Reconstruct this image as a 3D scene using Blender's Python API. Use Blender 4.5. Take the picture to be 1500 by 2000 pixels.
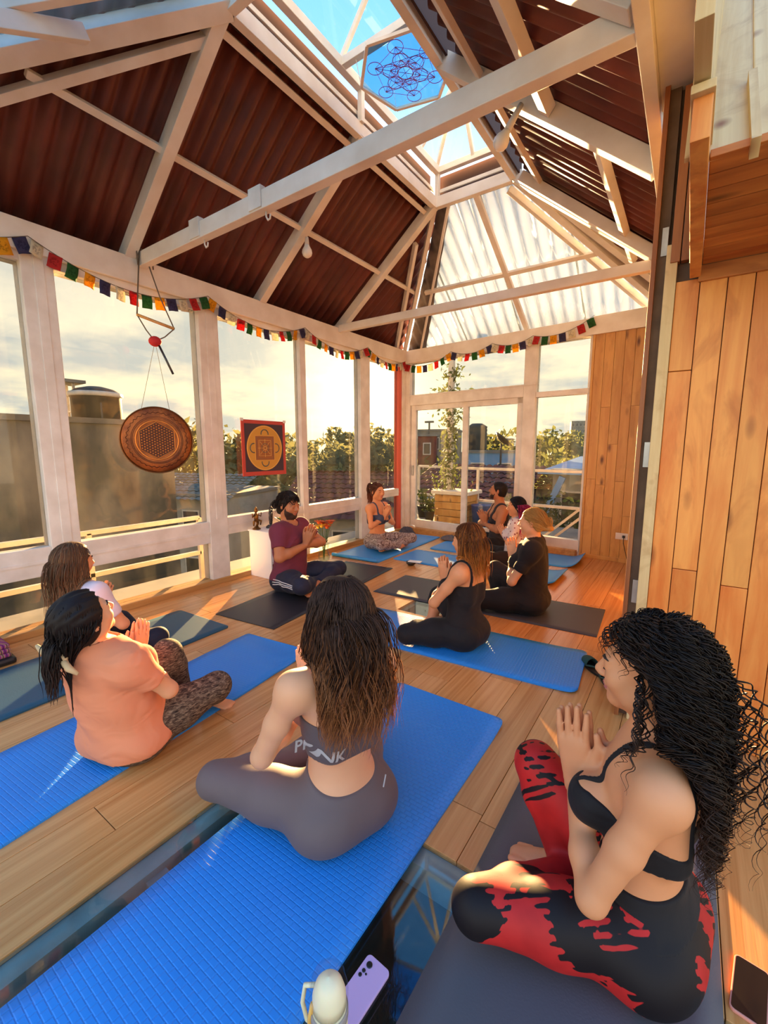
import bpy, bmesh, math, random
import numpy as np
from mathutils import Vector, Matrix, Quaternion
R = math.radians
for o in list(bpy.data.objects): bpy.data.objects.remove(o)
SC = bpy.context.scene
COL = SC.collection
# ------------------------------------------------------------------ camera
cam_d = bpy.data.cameras.new('camera'); cam = bpy.data.objects.new('camera', cam_d); COL.objects.link(cam)
cam_d.sensor_fit = 'VERTICAL'; cam_d.sensor_height = 24.0; cam_d.lens = 850.0 / 2000.0 * 24.0
cam_d.clip_start = 0.05; cam_d.clip_end = 2000
cam.location = (0, 0, 1.40); cam.rotation_euler = (R(90 - 8.3), 0, R(34.8))
SC.camera = cam
# ------------------------------------------------------------------ sky
SUN_DIR = Vector((-0.6025, 0.791, 0.107)).normalized()
W = bpy.data.worlds.new('sunset_sky'); SC.world = W; W.use_nodes = True
nt = W.node_tree; nt.nodes.clear()
def wn(t, **k):
    n = nt.nodes.new(t)
    for a, b in k.items(): setattr(n, a, b)
    return n
def wl(a, b): nt.links.new(a, b)
def wmath(op, a, b=None, clamp=False):
    n = wn('ShaderNodeMath', operation=op, use_clamp=clamp)
    for i, v in enumerate((a, b)):
        if v is None: continue
        if isinstance(v, (int, float)): n.inputs[i].default_value = v
        else: wl(v, n.inputs[i])
    return n.outputs[0]
def wmix(f, a, b, blend='MIX'):
    n = wn('ShaderNodeMix', data_type='RGBA', blend_type=blend)
    for sock, v in ((n.inputs[0], f), (n.inputs[6], a), (n.inputs[7], b)):
        if isinstance(v, tuple): sock.default_value = v
        elif isinstance(v, (int, float)): sock.default_value = v
        else: wl(v, sock)
    return n.outputs[2]
tc = wn('ShaderNodeTexCoord'); nrm = wn('ShaderNodeVectorMath', operation='NORMALIZE'); wl(tc.outputs['Generated'], nrm.inputs[0])
sep = wn('ShaderNodeSeparateXYZ'); wl(nrm.outputs[0], sep.inputs[0])
el = sep.outputs[2]
ramp = wn('ShaderNodeValToRGB'); wl(el, ramp.inputs[0])
cr = ramp.color_ramp
for p, c in ((0.0, (0.80, 0.68, 0.48, 1)), (0.06, (0.86, 0.76, 0.54, 1)), (0.22, (0.74, 0.68, 0.57, 1)), (0.38, (0.47, 0.48, 0.49, 1)), (0.58, (0.11, 0.29, 0.54, 1)), (1.0, (0.045, 0.20, 0.48, 1))):
    e = cr.elements.new(p) if p not in (0.0, 1.0) else cr.elements[0 if p == 0 else -1]
    e.color = c
dot = wn('ShaderNodeVectorMath', operation='DOT_PRODUCT'); wl(nrm.outputs[0], dot.inputs[0]); dot.inputs[1].default_value = SUN_DIR
d0 = wmath('MAXIMUM', dot.outputs['Value'], 0.0)
glow_w = wmath('POWER', d0, 9.0); glow_n = wmath('POWER', d0, 90.0); glow_c = wmath('POWER', d0, 900.0)
# clouds: flattened noise on the dome
cdiv = wmath('ADD', wmath('MAXIMUM', el, 0.0), 0.16)
cvec = wn('ShaderNodeCombineXYZ')
wl(wmath('DIVIDE', sep.outputs[0], cdiv), cvec.inputs[0]); wl(wmath('DIVIDE', sep.outputs[1], cdiv), cvec.inputs[1])
cn = wn('ShaderNodeTexNoise'); cn.inputs['Scale'].default_value = 1.15; cn.inputs['Detail'].default_value = 7; cn.inputs['Roughness'].default_value = 0.55
wl(cvec.outputs[0], cn.inputs['Vector'])
cmr = wn('ShaderNodeMapRange'); cmr.inputs[1].default_value = 0.41; cmr.inputs[2].default_value = 0.58; wl(cn.outputs[0], cmr.inputs[0])
lowm = wn('ShaderNodeMapRange'); lowm.inputs[1].default_value = 0.42; lowm.inputs[2].default_value = 0.62; lowm.inputs[3].default_value = 1; lowm.inputs[4].default_value = 0.0; wl(el, lowm.inputs[0])
cfac = wmath('MULTIPLY', wmath('MULTIPLY', cmr.outputs[0], lowm.outputs[0]), 0.95)
sky = wmix(cfac, ramp.outputs[0], (0.42, 0.45, 0.47, 1))
def scale_col(col, f):
    n = wn('ShaderNodeVectorMath', operation='SCALE'); n.inputs[0].default_value = col[:3]; wl(f, n.inputs['Scale']); return n.outputs[0]
def add_col(a, b):
    n = wn('ShaderNodeVectorMath', operation='ADD'); wl(a, n.inputs[0]); wl(b, n.inputs[1]); return n.outputs[0]
gw = wmath('MULTIPLY', glow_w, wmath('SUBTRACT', 1.0, wmath('MULTIPLY', cfac, 0.6)))
sky = add_col(sky, scale_col((0.30, 0.22, 0.07), gw))
sky = add_col(sky, scale_col((1.1, 0.85, 0.42), glow_n))
sky = add_col(sky, scale_col((3.2, 2.5, 1.3), glow_c))
bg = wn('ShaderNodeBackground'); bg.inputs[1].default_value = 1.0; wl(sky, bg.inputs[0])
wo = wn('ShaderNodeOutputWorld'); wl(bg.outputs[0], wo.inputs[0])
# ------------------------------------------------------------------ sun
sun_d = bpy.data.lights.new('sun', 'SUN'); sun = bpy.data.objects.new('sun', sun_d); COL.objects.link(sun)
sun_d.energy = 28.0; sun_d.color = (1.0, 0.62, 0.28); sun_d.angle = R(0.6)
sun.rotation_euler = (-SUN_DIR).to_track_quat('-Z', 'Y').to_euler()
# ------------------------------------------------------------------ exposure
vs = SC.view_settings
vs.view_transform = 'Standard'; vs.look = 'None'; vs.gamma = 1.0; vs.use_curve_mapping = False; vs.exposure = 1.95
# ================================================================== helpers
class MB:
    """collects vertices and faces, builds one mesh object"""
    def __init__(s): s.v = []; s.f = []; s.smooth = False
    def add(s, vs, fs):
        n = len(s.v); s.v.extend([tuple(v) for v in vs]); s.f.extend([tuple(i + n for i in f) for f in fs]); return s
    def box(s, lo, hi, rz=0, about=None):
        x0, y0, z0 = lo; x1, y1, z1 = hi
        vs = [(x0, y0, z0), (x1, y0, z0), (x1, y1, z0), (x0, y1, z0), (x0, y0, z1), (x1, y0, z1), (x1, y1, z1), (x0, y1, z1)]
        if rz:
            c, q = math.cos(rz), math.sin(rz); ax, ay = about or ((x0 + x1) / 2, (y0 + y1) / 2)
            vs = [(ax + (x - ax) * c - (y - ay) * q, ay + (x - ax) * q + (y - ay) * c, z) for x, y, z in vs]
        return s.add(vs, [(0, 3, 2, 1), (4, 5, 6, 7), (0, 1, 5, 4), (1, 2, 6, 5), (2, 3, 7, 6), (3, 0, 4, 7)])
    def bar(s, a, b, w, h, up=(0, 0, 1)):
        a = Vector(a); b = Vector(b); d = (b - a).normalized(); u = Vector(up); u = (u - d * u.dot(d)).normalized(); r = d.cross(u)
        vs = []
        for p in (a, b):
            for i, j in ((-1, -1), (1, -1), (1, 1), (-1, 1)): vs.append(p + r * (i * w / 2) + u * (j * h / 2))
        return s.add(vs, [(3, 2, 1, 0), (4, 5, 6, 7), (0, 1, 5, 4), (1, 2, 6, 5), (2, 3, 7, 6), (3, 0, 4, 7)])
    def tube(s, pts, rad, n=8, cap=True, closed=False):
        pts = [Vector(p) for p in pts]; m = len(pts)
        rads = rad if isinstance(rad, (list, tuple)) else [rad] * m
        base = len(s.v); prev = None
        for i, p in enumerate(pts):
            if closed: t = (pts[(i + 1) % m] - pts[i - 1])
            else: t = pts[min(i + 1, m - 1)] - pts[max(i - 1, 0)]
            t.normalize()
            if prev is None: prev = t.orthogonal().normalized()
            prev = (prev - t * prev.dot(t)); prev = prev.normalized() if prev.length > 1e-6 else t.orthogonal().normalized()
            b = t.cross(prev)
            for k in range(n):
                a = 2 * math.pi * k / n; s.v.append(tuple(p + (prev * math.cos(a) + b * math.sin(a)) * rads[i]))
        for i in range(m if closed else m - 1):
            j = (i + 1) % m
            for k in range(n):
                l = (k + 1) % n; s.f.append((base + i * n + k, base + i * n + l, base + j * n + l, base + j * n + k))
        if cap and not closed:
            s.f.append(tuple(base + k for k in reversed(range(n)))); s.f.append(tuple(base + (m - 1) * n + k for k in range(n)))
        return s
    def lathe(s, prof, c=(0, 0, 0), n=24, axis=None):
        base = len(s.v); m = len(prof); c = Vector(c)
        q = Vector((0, 0, 1)).rotation_difference(Vector(axis)) if axis else Quaternion()
        for r, z in prof:
            for k in range(n):
                a = 2 * math.pi * k / n; s.v.append(tuple(c + q @ Vector((r * math.cos(a), r * math.sin(a), z))))
        for i in range(m - 1):
            for k in range(n):
                l = (k + 1) % n; s.f.append((base + i * n + k, base + i * n + l, base + (i + 1) * n + l, base + (i + 1) * n + k))
        if prof[0][0] > 1e-4: s.f.append(tuple(base + k for k in reversed(range(n))))
        if prof[-1][0] > 1e-4: s.f.append(tuple(base + (m - 1) * n + k for k in range(n)))
        return s
    def ball(s, c, r, n=10, m=7):
        rr = r if isinstance(r, (tuple, list)) else (r, r, r); base = len(s.v)
        for i in range(m + 1):
            t = math.pi * i / m
            for k in range(n):
                a = 2 * math.pi * k / n
                s.v.append((c[0] + rr[0] * math.sin(t) * math.cos(a), c[1] + rr[1] * math.sin(t) * math.sin(a), c[2] - rr[2] * math.cos(t)))
        for i in range(m):
            for k in range(n):
                l = (k + 1) % n; s.f.append((base + i * n + k, base + i * n + l, base + (i + 1) * n + l, base + (i + 1) * n + k))
        return s
    def prism(s, poly, d):
        """poly: 3d loop, extruded by vector d"""
        n = len(poly); d = Vector(d); vs = [Vector(p) for p in poly]; vs += [p + d for p in vs]
        return s.add(vs, [tuple(reversed(range(n))), tuple(range(n, 2 * n))] + [(i, (i + 1) % n, n + (i + 1) % n, n + i) for i in range(n)])
    def build(s, name, m, parent=None, smooth=False, bevel=0.0, label=None):
        me = bpy.data.meshes.new(name); me.from_pydata([tuple(v) for v in s.v], [], s.f); me.update()
        bm = bmesh.new(); bm.from_mesh(me); bmesh.ops.recalc_face_normals(bm, faces=bm.faces)
        if bevel: bmesh.ops.bevel(bm, geom=[e for e in bm.edges if len(e.link_faces) == 2 and e.calc_face_angle(0) > 0.6], offset=bevel, segments=2, profile=0.6, affect='EDGES', clamp_overlap=True)
        bm.to_mesh(me); bm.free()
        if smooth: me.polygons.foreach_set('use_smooth', [True] * len(me.polygons))
        o = bpy.data.objects.new(name, me); COL.objects.link(o)
        if m: me.materials.append(m)
        if parent: o.parent = parent
        if label: o['label'] = label
        return o
def empty(name, loc=(0, 0, 0), rz=0.0):
    o = bpy.data.objects.new(name, None); COL.objects.link(o); o.location = loc; o.rotation_euler = (0, 0, rz); o.empty_display_size = 0.1; return o
def tag(o, label, cat, group=None, kind=None):
    o['label'] = label; o['category'] = cat
    if group: o['group'] = group
    if kind: o['kind'] = kind
    return o
def struct(o, label=None, cat=None):
    o['kind'] = 'structure'
    if label: o['label'] = label
    if cat: o['category'] = cat
    return o
def share(o, name, loc, parent=None, rot=None, scale=None):
    c = o.copy(); c.name = name; COL.objects.link(c); c.parent = parent; c.location = loc
    if rot is not None: c.rotation_euler = rot
    if scale is not None: c.scale = scale
    return c
# ------------------------------------------------------------------ materials
MATS = {}
class NT:
    def __init__(s, m): s.t = m.node_tree
    def n(s, t, **k):
        x = s.t.nodes.new(t)
        for a, b in k.items():
            if a.startswith('i_'): x.inputs[a[2:].replace('_', ' ')].default_value = b
            else: setattr(x, a, b)
        return x
    def l(s, a, b): s.t.links.new(a, b)
    def math(s, op, a, b=None, clamp=False):
        n = s.n('ShaderNodeMath', operation=op, use_clamp=clamp)
        for i, v in enumerate((a, b)):
            if v is None: continue
            if isinstance(v, (int, float)): n.inputs[i].default_value = v
            else: s.l(v, n.inputs[i])
        return n.outputs[0]
    def mix(s, f, a, b, blend='MIX'):
        n = s.n('ShaderNodeMix', data_type='RGBA', blend_type=blend)
        for sock, v in ((n.inputs[0], f), (n.inputs[6], a), (n.inputs[7], b)):
            if isinstance(v, (tuple, list)): sock.default_value = tuple(v) if len(v) == 4 else tuple(v) + (1,)
            elif isinstance(v, (int, float)): sock.default_value = v
            else: s.l(v, sock)
        return n.outputs[2]
    def coord(s, kind='Object', scale=(1, 1, 1), loc=(0, 0, 0), rot=(0, 0, 0)):
        t = s.n('ShaderNodeTexCoord'); mp = s.n('ShaderNodeMapping'); s.l(t.outputs[kind], mp.inputs[0])
        mp.inputs['Scale'].default_value = scale; mp.inputs['Location'].default_value = loc; mp.inputs['Rotation'].default_value = rot
        return mp.outputs[0]
    def noise(s, vec, scale, detail=4, rough=0.5, dist=0.0):
        n = s.n('ShaderNodeTexNoise'); n.inputs['Scale'].default_value = scale; n.inputs['Detail'].default_value = detail; n.inputs['Roughness'].default_value = rough; n.inputs['Distortion'].default_value = dist
        if vec is not None: s.l(vec, n.inputs['Vector'])
        return n.outputs[0]
    def ramp(s, f, stops, interp='LINEAR'):
        n = s.n('ShaderNodeValToRGB'); s.l(f, n.inputs[0]); r = n.color_ramp; r.interpolation = interp
        while len(r.elements) < len(stops): r.elements.new(0.5)
        for e, (p, c) in zip(r.elements, stops):
            e.position = p; e.color = tuple(c) if len(c) == 4 else tuple(c) + (1,)
        return n.outputs[0]
    def bump(s, hgt, strength=0.3, dist=0.01):
        b = s.n('ShaderNodeBump'); b.inputs['Strength'].default_value = strength; b.inputs['Distance'].default_value = dist; s.l(hgt, b.inputs['Height']); return b.outputs[0]
def new_mat(name, color=(.8, .8, .8), rough=0.5, metal=0.0, spec=0.5, **extra):
    m = bpy.data.materials.new(name); m.use_nodes = True; MATS[name] = m
    b = m.node_tree.nodes['Principled BSDF']; b.inputs['Base Color'].default_value = tuple(color) + (1,); b.inputs['Roughness'].default_value = rough; b.inputs['Metallic'].default_value = metal
    b.inputs['Specular IOR Level'].default_value = spec
    for k, v in extra.items(): b.inputs[k.replace('_', ' ')].default_value = v
    m.diffuse_color = tuple(color) + (1,)
    return m, NT(m), b
def srgb(r, g, b):
    f = lambda c: ((c / 255 + 0.055) / 1.055) ** 2.4 if c > 10 else c / 255 / 12.92
    return (f(r), f(g), f(b))
def mottled(name, c1, c2, scale=5, rough=0.5, bump=0.0, bscale=None, stretch=(1, 1, 1), detail=5, metal=0.0, lo=.35, hi=.65, spec=.5, kind='Object', obj_rand=0.0, **ex):
    m, n, b = new_mat(name, c1, rough, metal, spec, **ex)
    v = n.coord(kind, stretch)
    if obj_rand:
        oi = n.n('ShaderNodeObjectInfo'); a = n.n('ShaderNodeVectorMath', operation='ADD'); n.l(v, a.inputs[0])
        s = n.n('ShaderNodeVectorMath', operation='SCALE'); s.inputs[0].default_value = (37, 17, 23); n.l(oi.outputs['Random'], s.inputs['Scale']); n.l(s.outputs[0], a.inputs[1]); v = a.outputs[0]
    f = n.noise(v, scale, detail)
    c = n.ramp(f, [(lo, c1), (hi, c2)])
    if obj_rand:
        hs = n.n('ShaderNodeHueSaturation'); n.l(c, hs.inputs['Color'])
        n.l(n.math('ADD', n.math('MULTIPLY', oi.outputs['Random'], obj_rand), 1 - obj_rand / 2), hs.inputs['Value']); c = hs.outputs[0]
    n.l(c, b.inputs['Base Color'])
    if bump:
        f2 = n.noise(v, bscale or scale * 6, 4); n.l(n.bump(f2, bump, 0.01), b.inputs['Normal'])
    return m
def wood(name, light, dark, knot=None, axis='Z', scale=1.0, rough=0.4, streak=14, obj_rand=0.25, wear=0.3, spec=.4):
    """plank wood with grain along an axis, knots, and a little difference from board to board"""
    m, n, b = new_mat(name, light, rough, 0, spec)
    ai = 'XYZ'.index(axis[0]); st = [streak] * 3
    for ch in axis: st['XYZ'.index(ch)] = 0.9
    oi = n.n('ShaderNodeObjectInfo'); v0 = n.coord('Object'); a = n.n('ShaderNodeVectorMath', operation='ADD'); n.l(v0, a.inputs[0])
    s = n.n('ShaderNodeVectorMath', operation='SCALE'); s.inputs[0].default_value = (31, 57, 43); n.l(oi.outputs['Random'], s.inputs['Scale']); n.l(s.outputs[0], a.inputs[1])
    mp = n.n('ShaderNodeMapping'); n.l(a.outputs[0], mp.inputs[0]); mp.inputs['Scale'].default_value = [x * scale for x in st]
    g = n.noise(mp.outputs[0], 1.0, 6, 0.6, 0.6)
    fine = n.noise(mp.outputs[0], 5.0, 4, 0.6)
    c = n.ramp(g, [(0.3, dark), (0.62, light)])
    c = n.mix(n.math('MULTIPLY', fine, wear), c, dark)
    if knot is not None:
        mk = n.n('ShaderNodeMapping'); n.l(a.outputs[0], mk.inputs[0]); ks = [7.0 * scale] * 3; ks[ai] = 2.6 * scale; mk.inputs['Scale'].default_value = ks
        vo = n.n('ShaderNodeTexVoronoi'); n.l(mk.outputs[0], vo.inputs['Vector']); vo.inputs['Scale'].default_value = 1.0
        k = n.ramp(vo.outputs['Distance'], [(0.05, (1, 1, 1)), (0.2, (0, 0, 0))])
        c = n.mix(n.math('MULTIPLY', n.ramp(n.noise(mk.outputs[0], .9, 4, .6, 1.0), [(.52, (0, 0, 0)), (.72, (1, 1, 1))]), .55), c, tuple((x + y) / 2 for x, y in zip(dark, knot)))
        c = n.mix(k, c, knot)
    hs = n.n('ShaderNodeHueSaturation'); n.l(c, hs.inputs['Color'])
    n.l(n.math('ADD', n.math('MULTIPLY', oi.outputs['Random'], obj_rand), 1 - obj_rand / 2), hs.inputs['Value'])
    n.l(hs.outputs[0], b.inputs['Base Color'])
    n.l(n.bump(fine, 0.12, 0.004), b.inputs['Normal'])
    return m
def glass_mat(name, tint=(0.96, 0.985, 0.97), refl=1.0, dirt=0.0, dirt_col=(.8, .75, .6), ior=1.45, dscale=3.0):
    m = bpy.data.materials.new(name); m.use_nodes = True; n = NT(m); t = m.node_tree; t.nodes.clear(); MATS[name] = m
    out = n.n('ShaderNodeOutputMaterial'); tr = n.n('ShaderNodeBsdfTransparent'); tr.inputs[0].default_value = tint + (1,)
    gl = n.n('ShaderNodeBsdfGlossy'); gl.inputs['Roughness'].default_value = 0.02
    fr = n.n('ShaderNodeFresnel'); ge = n.n('ShaderNodeNewGeometry'); n.l(n.math('ADD', n.math('MULTIPLY', ge.outputs['Backfacing'], 1 / ior - ior), ior), fr.inputs[0])   # thin glass: same reflectance from both sides
    mx = n.n('ShaderNodeMixShader'); n.l(n.math('MULTIPLY', fr.outputs[0], refl, True), mx.inputs[0]); n.l(tr.outputs[0], mx.inputs[1]); n.l(gl.outputs[0], mx.inputs[2])
    last = mx.outputs[0]
    if dirt:
        df = n.n('ShaderNodeBsdfTranslucent'); df.inputs[0].default_value = dirt_col + (1,)
        d2 = n.n('ShaderNodeMixShader'); v = n.coord('Object', (1, 1, .35))
        n.l(n.math('MULTIPLY', n.ramp(n.noise(v, dscale, 6, .7), [(.4, (0, 0, 0)), (.75, (1, 1, 1))]), dirt), d2.inputs[0]); n.l(last, d2.inputs[1]); n.l(df.outputs[0], d2.inputs[2]); last = d2.outputs[0]
    n.l(last, out.inputs[0]); m.diffuse_color = tint + (0.3,)
    return m
M_white = mottled('white_paint', srgb(232, 224, 214), srgb(214, 204, 192), 6, 0.45, 0.05, 40)
M_whitebeam = mottled('white_beam_paint', srgb(236, 228, 218), srgb(220, 208, 194), 4, 0.5, 0.08, 30)
M_brown = mottled('brown_roof_sheet', srgb(112, 52, 38), srgb(86, 38, 28), 3, 0.55, 0.05)
M_floor = wood('bamboo_floor', srgb(218, 160, 96), srgb(188, 124, 66), None, 'Y', 1.0, 0.22, 34, 0.22, 0.35, 0.5)
M_pine = wood('pine_panel', srgb(214, 164, 92), srgb(190, 132, 66), srgb(96, 52, 20), 'Z', 1.0, 0.42, 9, 0.16, 0.3)
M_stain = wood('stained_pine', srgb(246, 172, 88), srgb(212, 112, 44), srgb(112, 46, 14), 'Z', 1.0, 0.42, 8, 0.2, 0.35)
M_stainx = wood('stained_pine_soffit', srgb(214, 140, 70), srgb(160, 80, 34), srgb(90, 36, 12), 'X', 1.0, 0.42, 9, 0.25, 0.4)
M_pale = wood('pale_pine', srgb(232, 204, 150), srgb(214, 178, 120), srgb(150, 96, 50), 'YZ', 1.0, 0.5, 22, 0.22, 0.35)
M_trim = wood('brown_trim', srgb(176, 112, 64), srgb(132, 70, 34), None, 'Z', 1.0, 0.45, 16, 0.2)
M_darktrim = mottled('weathered_door_edge', srgb(118, 92, 70), srgb(88, 66, 48), 6, 0.7, 0.2)
M_sill = wood('sill_wood', srgb(206, 158, 96), srgb(170, 118, 62), None, 'Y', 1.0, 0.45, 16, 0.1)
M_glass = glass_mat('window_glass', (0.60, 0.595, 0.56), 0.6, 0.006, (.95, .85, .6))
M_glassfloor = glass_mat('floor_glass', (0.82, 0.88, 0.87), 1.3, 0.0, ior=1.5)
M_glasssky = glass_mat('skylight_glass', (0.62, 0.74, 0.82), 0.8)
M_black = new_mat('black_plastic', (0.012, 0.012, 0.013), 0.35)[0]
M_steel = new_mat('dark_steel', (0.08, 0.08, 0.085), 0.4, 0.8)[0]
M_galv = mottled('galvanised', (0.5, 0.5, 0.48), (0.35, 0.35, 0.34), 8, 0.4, metal=0.7)
M_redpaint = new_mat('red_painted_post', srgb(214, 92, 66), 0.5)[0]
# ================================================================== people: signed-distance bodies, one continuous surface each
V3 = lambda *a: np.array(a, dtype=np.float64)
class Grid:
    def __init__(s, lo, hi, h):
        s.lo = np.array(lo, float); s.h = h; s.n = np.ceil((np.array(hi, float) - s.lo) / h).astype(int) + 1
        s.ax = [s.lo[i] + np.arange(s.n[i]) * h for i in range(3)]
    def field(s): return np.full(tuple(s.n), 9.0, np.float32)
    def sub(s, lo, hi):
        a = np.clip(np.floor((np.array(lo) - s.lo) / s.h).astype(int), 0, s.n); b = np.clip(np.ceil((np.array(hi) - s.lo) / s.h).astype(int) + 1, 0, s.n)
        sl = tuple(slice(a[i], b[i]) for i in range(3))
        X = s.ax[0][sl[0]][:, None, None].astype(np.float32); Y = s.ax[1][sl[1]][None, :, None].astype(np.float32); Z = s.ax[2][sl[2]][None, None, :].astype(np.float32)
        return sl, X, Y, Z
    def full(s): return s.ax[0][:, None, None].astype(np.float32), s.ax[1][None, :, None].astype(np.float32), s.ax[2][None, None, :].astype(np.float32)
def smin(a, b, k):
    if k <= 0: return np.minimum(a, b)
    hh = np.clip(k - np.abs(a - b), 0, None) / k
    return np.minimum(a, b) - hh * hh * k * 0.25
def smax(a, b, k): return -smin(-a, -b, k)
def put(G, D, sl, d, k, sub=False):
    if sub: D[sl] = smax(D[sl], -d, k)
    else: D[sl] = smin(D[sl], d, k)
def cone(G, D, a, b, r1, r2, k=0.02, flat=None, ff=1.0, sub=False):
    """tapered limb; flat: unit axis along which it is squeezed by ff (>1 thinner)"""
    a = np.array(a, float); b = np.array(b, float); m = max(r1, r2) * 1.05 + k + 0.045
    sl, X, Y, Z = G.sub(np.minimum(a, b) - m, np.maximum(a, b) + m)
    ba = b - a; L2 = max(float(ba @ ba), 1e-9)
    px, py, pz = X - a[0], Y - a[1], Z - a[2]
    t = np.clip((px * ba[0] + py * ba[1] + pz * ba[2]) / L2, 0, 1)
    vx, vy, vz = px - t * ba[0], py - t * ba[1], pz - t * ba[2]
    if flat is not None:
        f = np.array(flat, float); f /= np.linalg.norm(f); q = (vx * f[0] + vy * f[1] + vz * f[2]) * (ff - 1)
        vx, vy, vz = vx + q * f[0], vy + q * f[1], vz + q * f[2]
    d = np.sqrt(vx * vx + vy * vy + vz * vz) - (r1 + (r2 - r1) * t)
    put(G, D, sl, d.astype(np.float32), k, sub)
def ell(G, D, c, r, k=0.02, M=None, sub=False):
    """ellipsoid, M: 3x3 whose columns are its axes"""
    c = np.array(c, float); r = np.array(r, float); m = r.max() + k + 0.045
    sl, X, Y, Z = G.sub(c - m, c + m)
    M = np.eye(3) if M is None else M
    px, py, pz = X - c[0], Y - c[1], Z - c[2]
    q = [(px * M[0, i] + py * M[1, i] + pz * M[2, i]) for i in range(3)]
    k0 = np.sqrt(sum((q[i] / r[i]) ** 2 for i in range(3))); k1 = np.sqrt(sum((q[i] / r[i] ** 2) ** 2 for i in range(3)))
    d = k0 * (k0 - 1) / np.maximum(k1, 1e-6)
    put(G, D, sl, d.astype(np.float32), k, sub)
def surface(G, D):
    """surface nets -> verts, quads"""
    ins = D < 0; h = G.h
    nx, ny, nz = D.shape
    cs = sum(ins[i:nx - 1 + i, j:ny - 1 + j, k:nz - 1 + k].astype(np.int8) for i in (0, 1) for j in (0, 1) for k in (0, 1))
    act = np.argwhere((cs > 0) & (cs < 8))
    if len(act) == 0: return np.zeros((0, 3)), np.zeros((0, 4), int)
    idx = np.full((nx - 1, ny - 1, nz - 1), -1, np.int32); idx[act[:, 0], act[:, 1], act[:, 2]] = np.arange(len(act))
    corners = [(i, j, k) for i in (0, 1) for j in (0, 1) for k in (0, 1)]
    val = {c: D[act[:, 0] + c[0], act[:, 1] + c[1], act[:, 2] + c[2]].astype(np.float64) for c in corners}
    P = np.zeros((len(act), 3)); cnt = np.zeros(len(act))
    for c in corners:
        for ax in range(3):
            if c[ax]: continue
            e = list(c); e[ax] = 1; e = tuple(e); a, b = val[c], val[e]
            m = (a < 0) != (b < 0); t = np.where(m, a / np.where(m, a - b, 1), 0)
            pos = np.tile(np.array(c, float), (len(act), 1)); pos[:, ax] = t
            P[m] += pos[m]; cnt[m] += 1
    P = (P / cnt[:, None] + act) * h + G.lo
    quads = []
    for ax in range(3):
        a = [slice(None)] * 3; b = [slice(None)] * 3; a[ax] = slice(0, -1); b[ax] = slice(1, None)
        A = ins[tuple(a)]; B = ins[tuple(b)]
        e = np.argwhere(A != B); o1, o2 = [i for i in range(3) if i != ax]
        ok = (e[:, o1] > 0) & (e[:, o2] > 0) & (e[:, o1] < D.shape[o1] - 1) & (e[:, o2] < D.shape[o2] - 1); e = e[ok]
        flip = A[e[:, 0], e[:, 1], e[:, 2]]
        def ix(d1, d2):
            q = e.copy(); q[:, o1] += d1; q[:, o2] += d2; return idx[q[:, 0], q[:, 1], q[:, 2]]
        Q = np.stack([ix(-1, -1), ix(0, -1), ix(0, 0), ix(-1, 0)], 1)
        if ax == 1: flip = ~flip
        Q[~flip] = Q[~flip][:, ::-1]; quads.append(Q)
    return P, np.concatenate(quads)
def np_mesh(name, P, Q, mats, parent=None, smooth=True, mi=None):
    me = bpy.data.meshes.new(name); k = Q.shape[1] if len(Q) else 4
    me.vertices.add(len(P)); me.vertices.foreach_set('co', P.astype(np.float32).ravel())
    me.loops.add(Q.size); me.loops.foreach_set('vertex_index', Q.astype(np.int32).ravel())
    me.polygons.add(len(Q)); me.polygons.foreach_set('loop_start', np.arange(0, Q.size, k, dtype=np.int32)); me.polygons.foreach_set('loop_total', np.full(len(Q), k, np.int32))
    if smooth: me.polygons.foreach_set('use_smooth', np.ones(len(Q), bool))
    for m in (mats if isinstance(mats, (list, tuple)) else [mats]): me.materials.append(m)
    if mi is not None: me.polygons.foreach_set('material_index', mi.astype(np.int32))
    me.update(); me.validate()
    o = bpy.data.objects.new(name, me); COL.objects.link(o)
    if parent: o.parent = parent
    return o
def rotm(yaw=0, pitch=0, roll=0):
    """head frame columns right, forward, up. yaw>0 turns left, pitch>0 looks up, roll>0 tips to the right"""
    return np.array(Matrix.Rotation(R(yaw), 3, 'Z') @ Matrix.Rotation(R(pitch), 3, 'X') @ Matrix.Rotation(R(roll), 3, 'Y'))
def unit(v): v = np.array(v, float); return v / np.linalg.norm(v)
BASE = dict(hipR=(.085, .01, .105), hipL=(-.085, .01, .105), shR=(.165, -.005, .565), shL=(-.165, -.005, .565), neck=(0, -.015, .615), head=(0, .02, .765),
            elR=(.235, .10, .335), elL=(-.235, .10, .335), hand=(0, .235, .455), knR=(.32, .31, .12), knL=(-.32, .31, .12),
            anR=(-.10, .33, .055), anL=(.10, .26, .06), toeR=(-.24, .30, .045), toeL=(.24, .25, .045))
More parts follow.
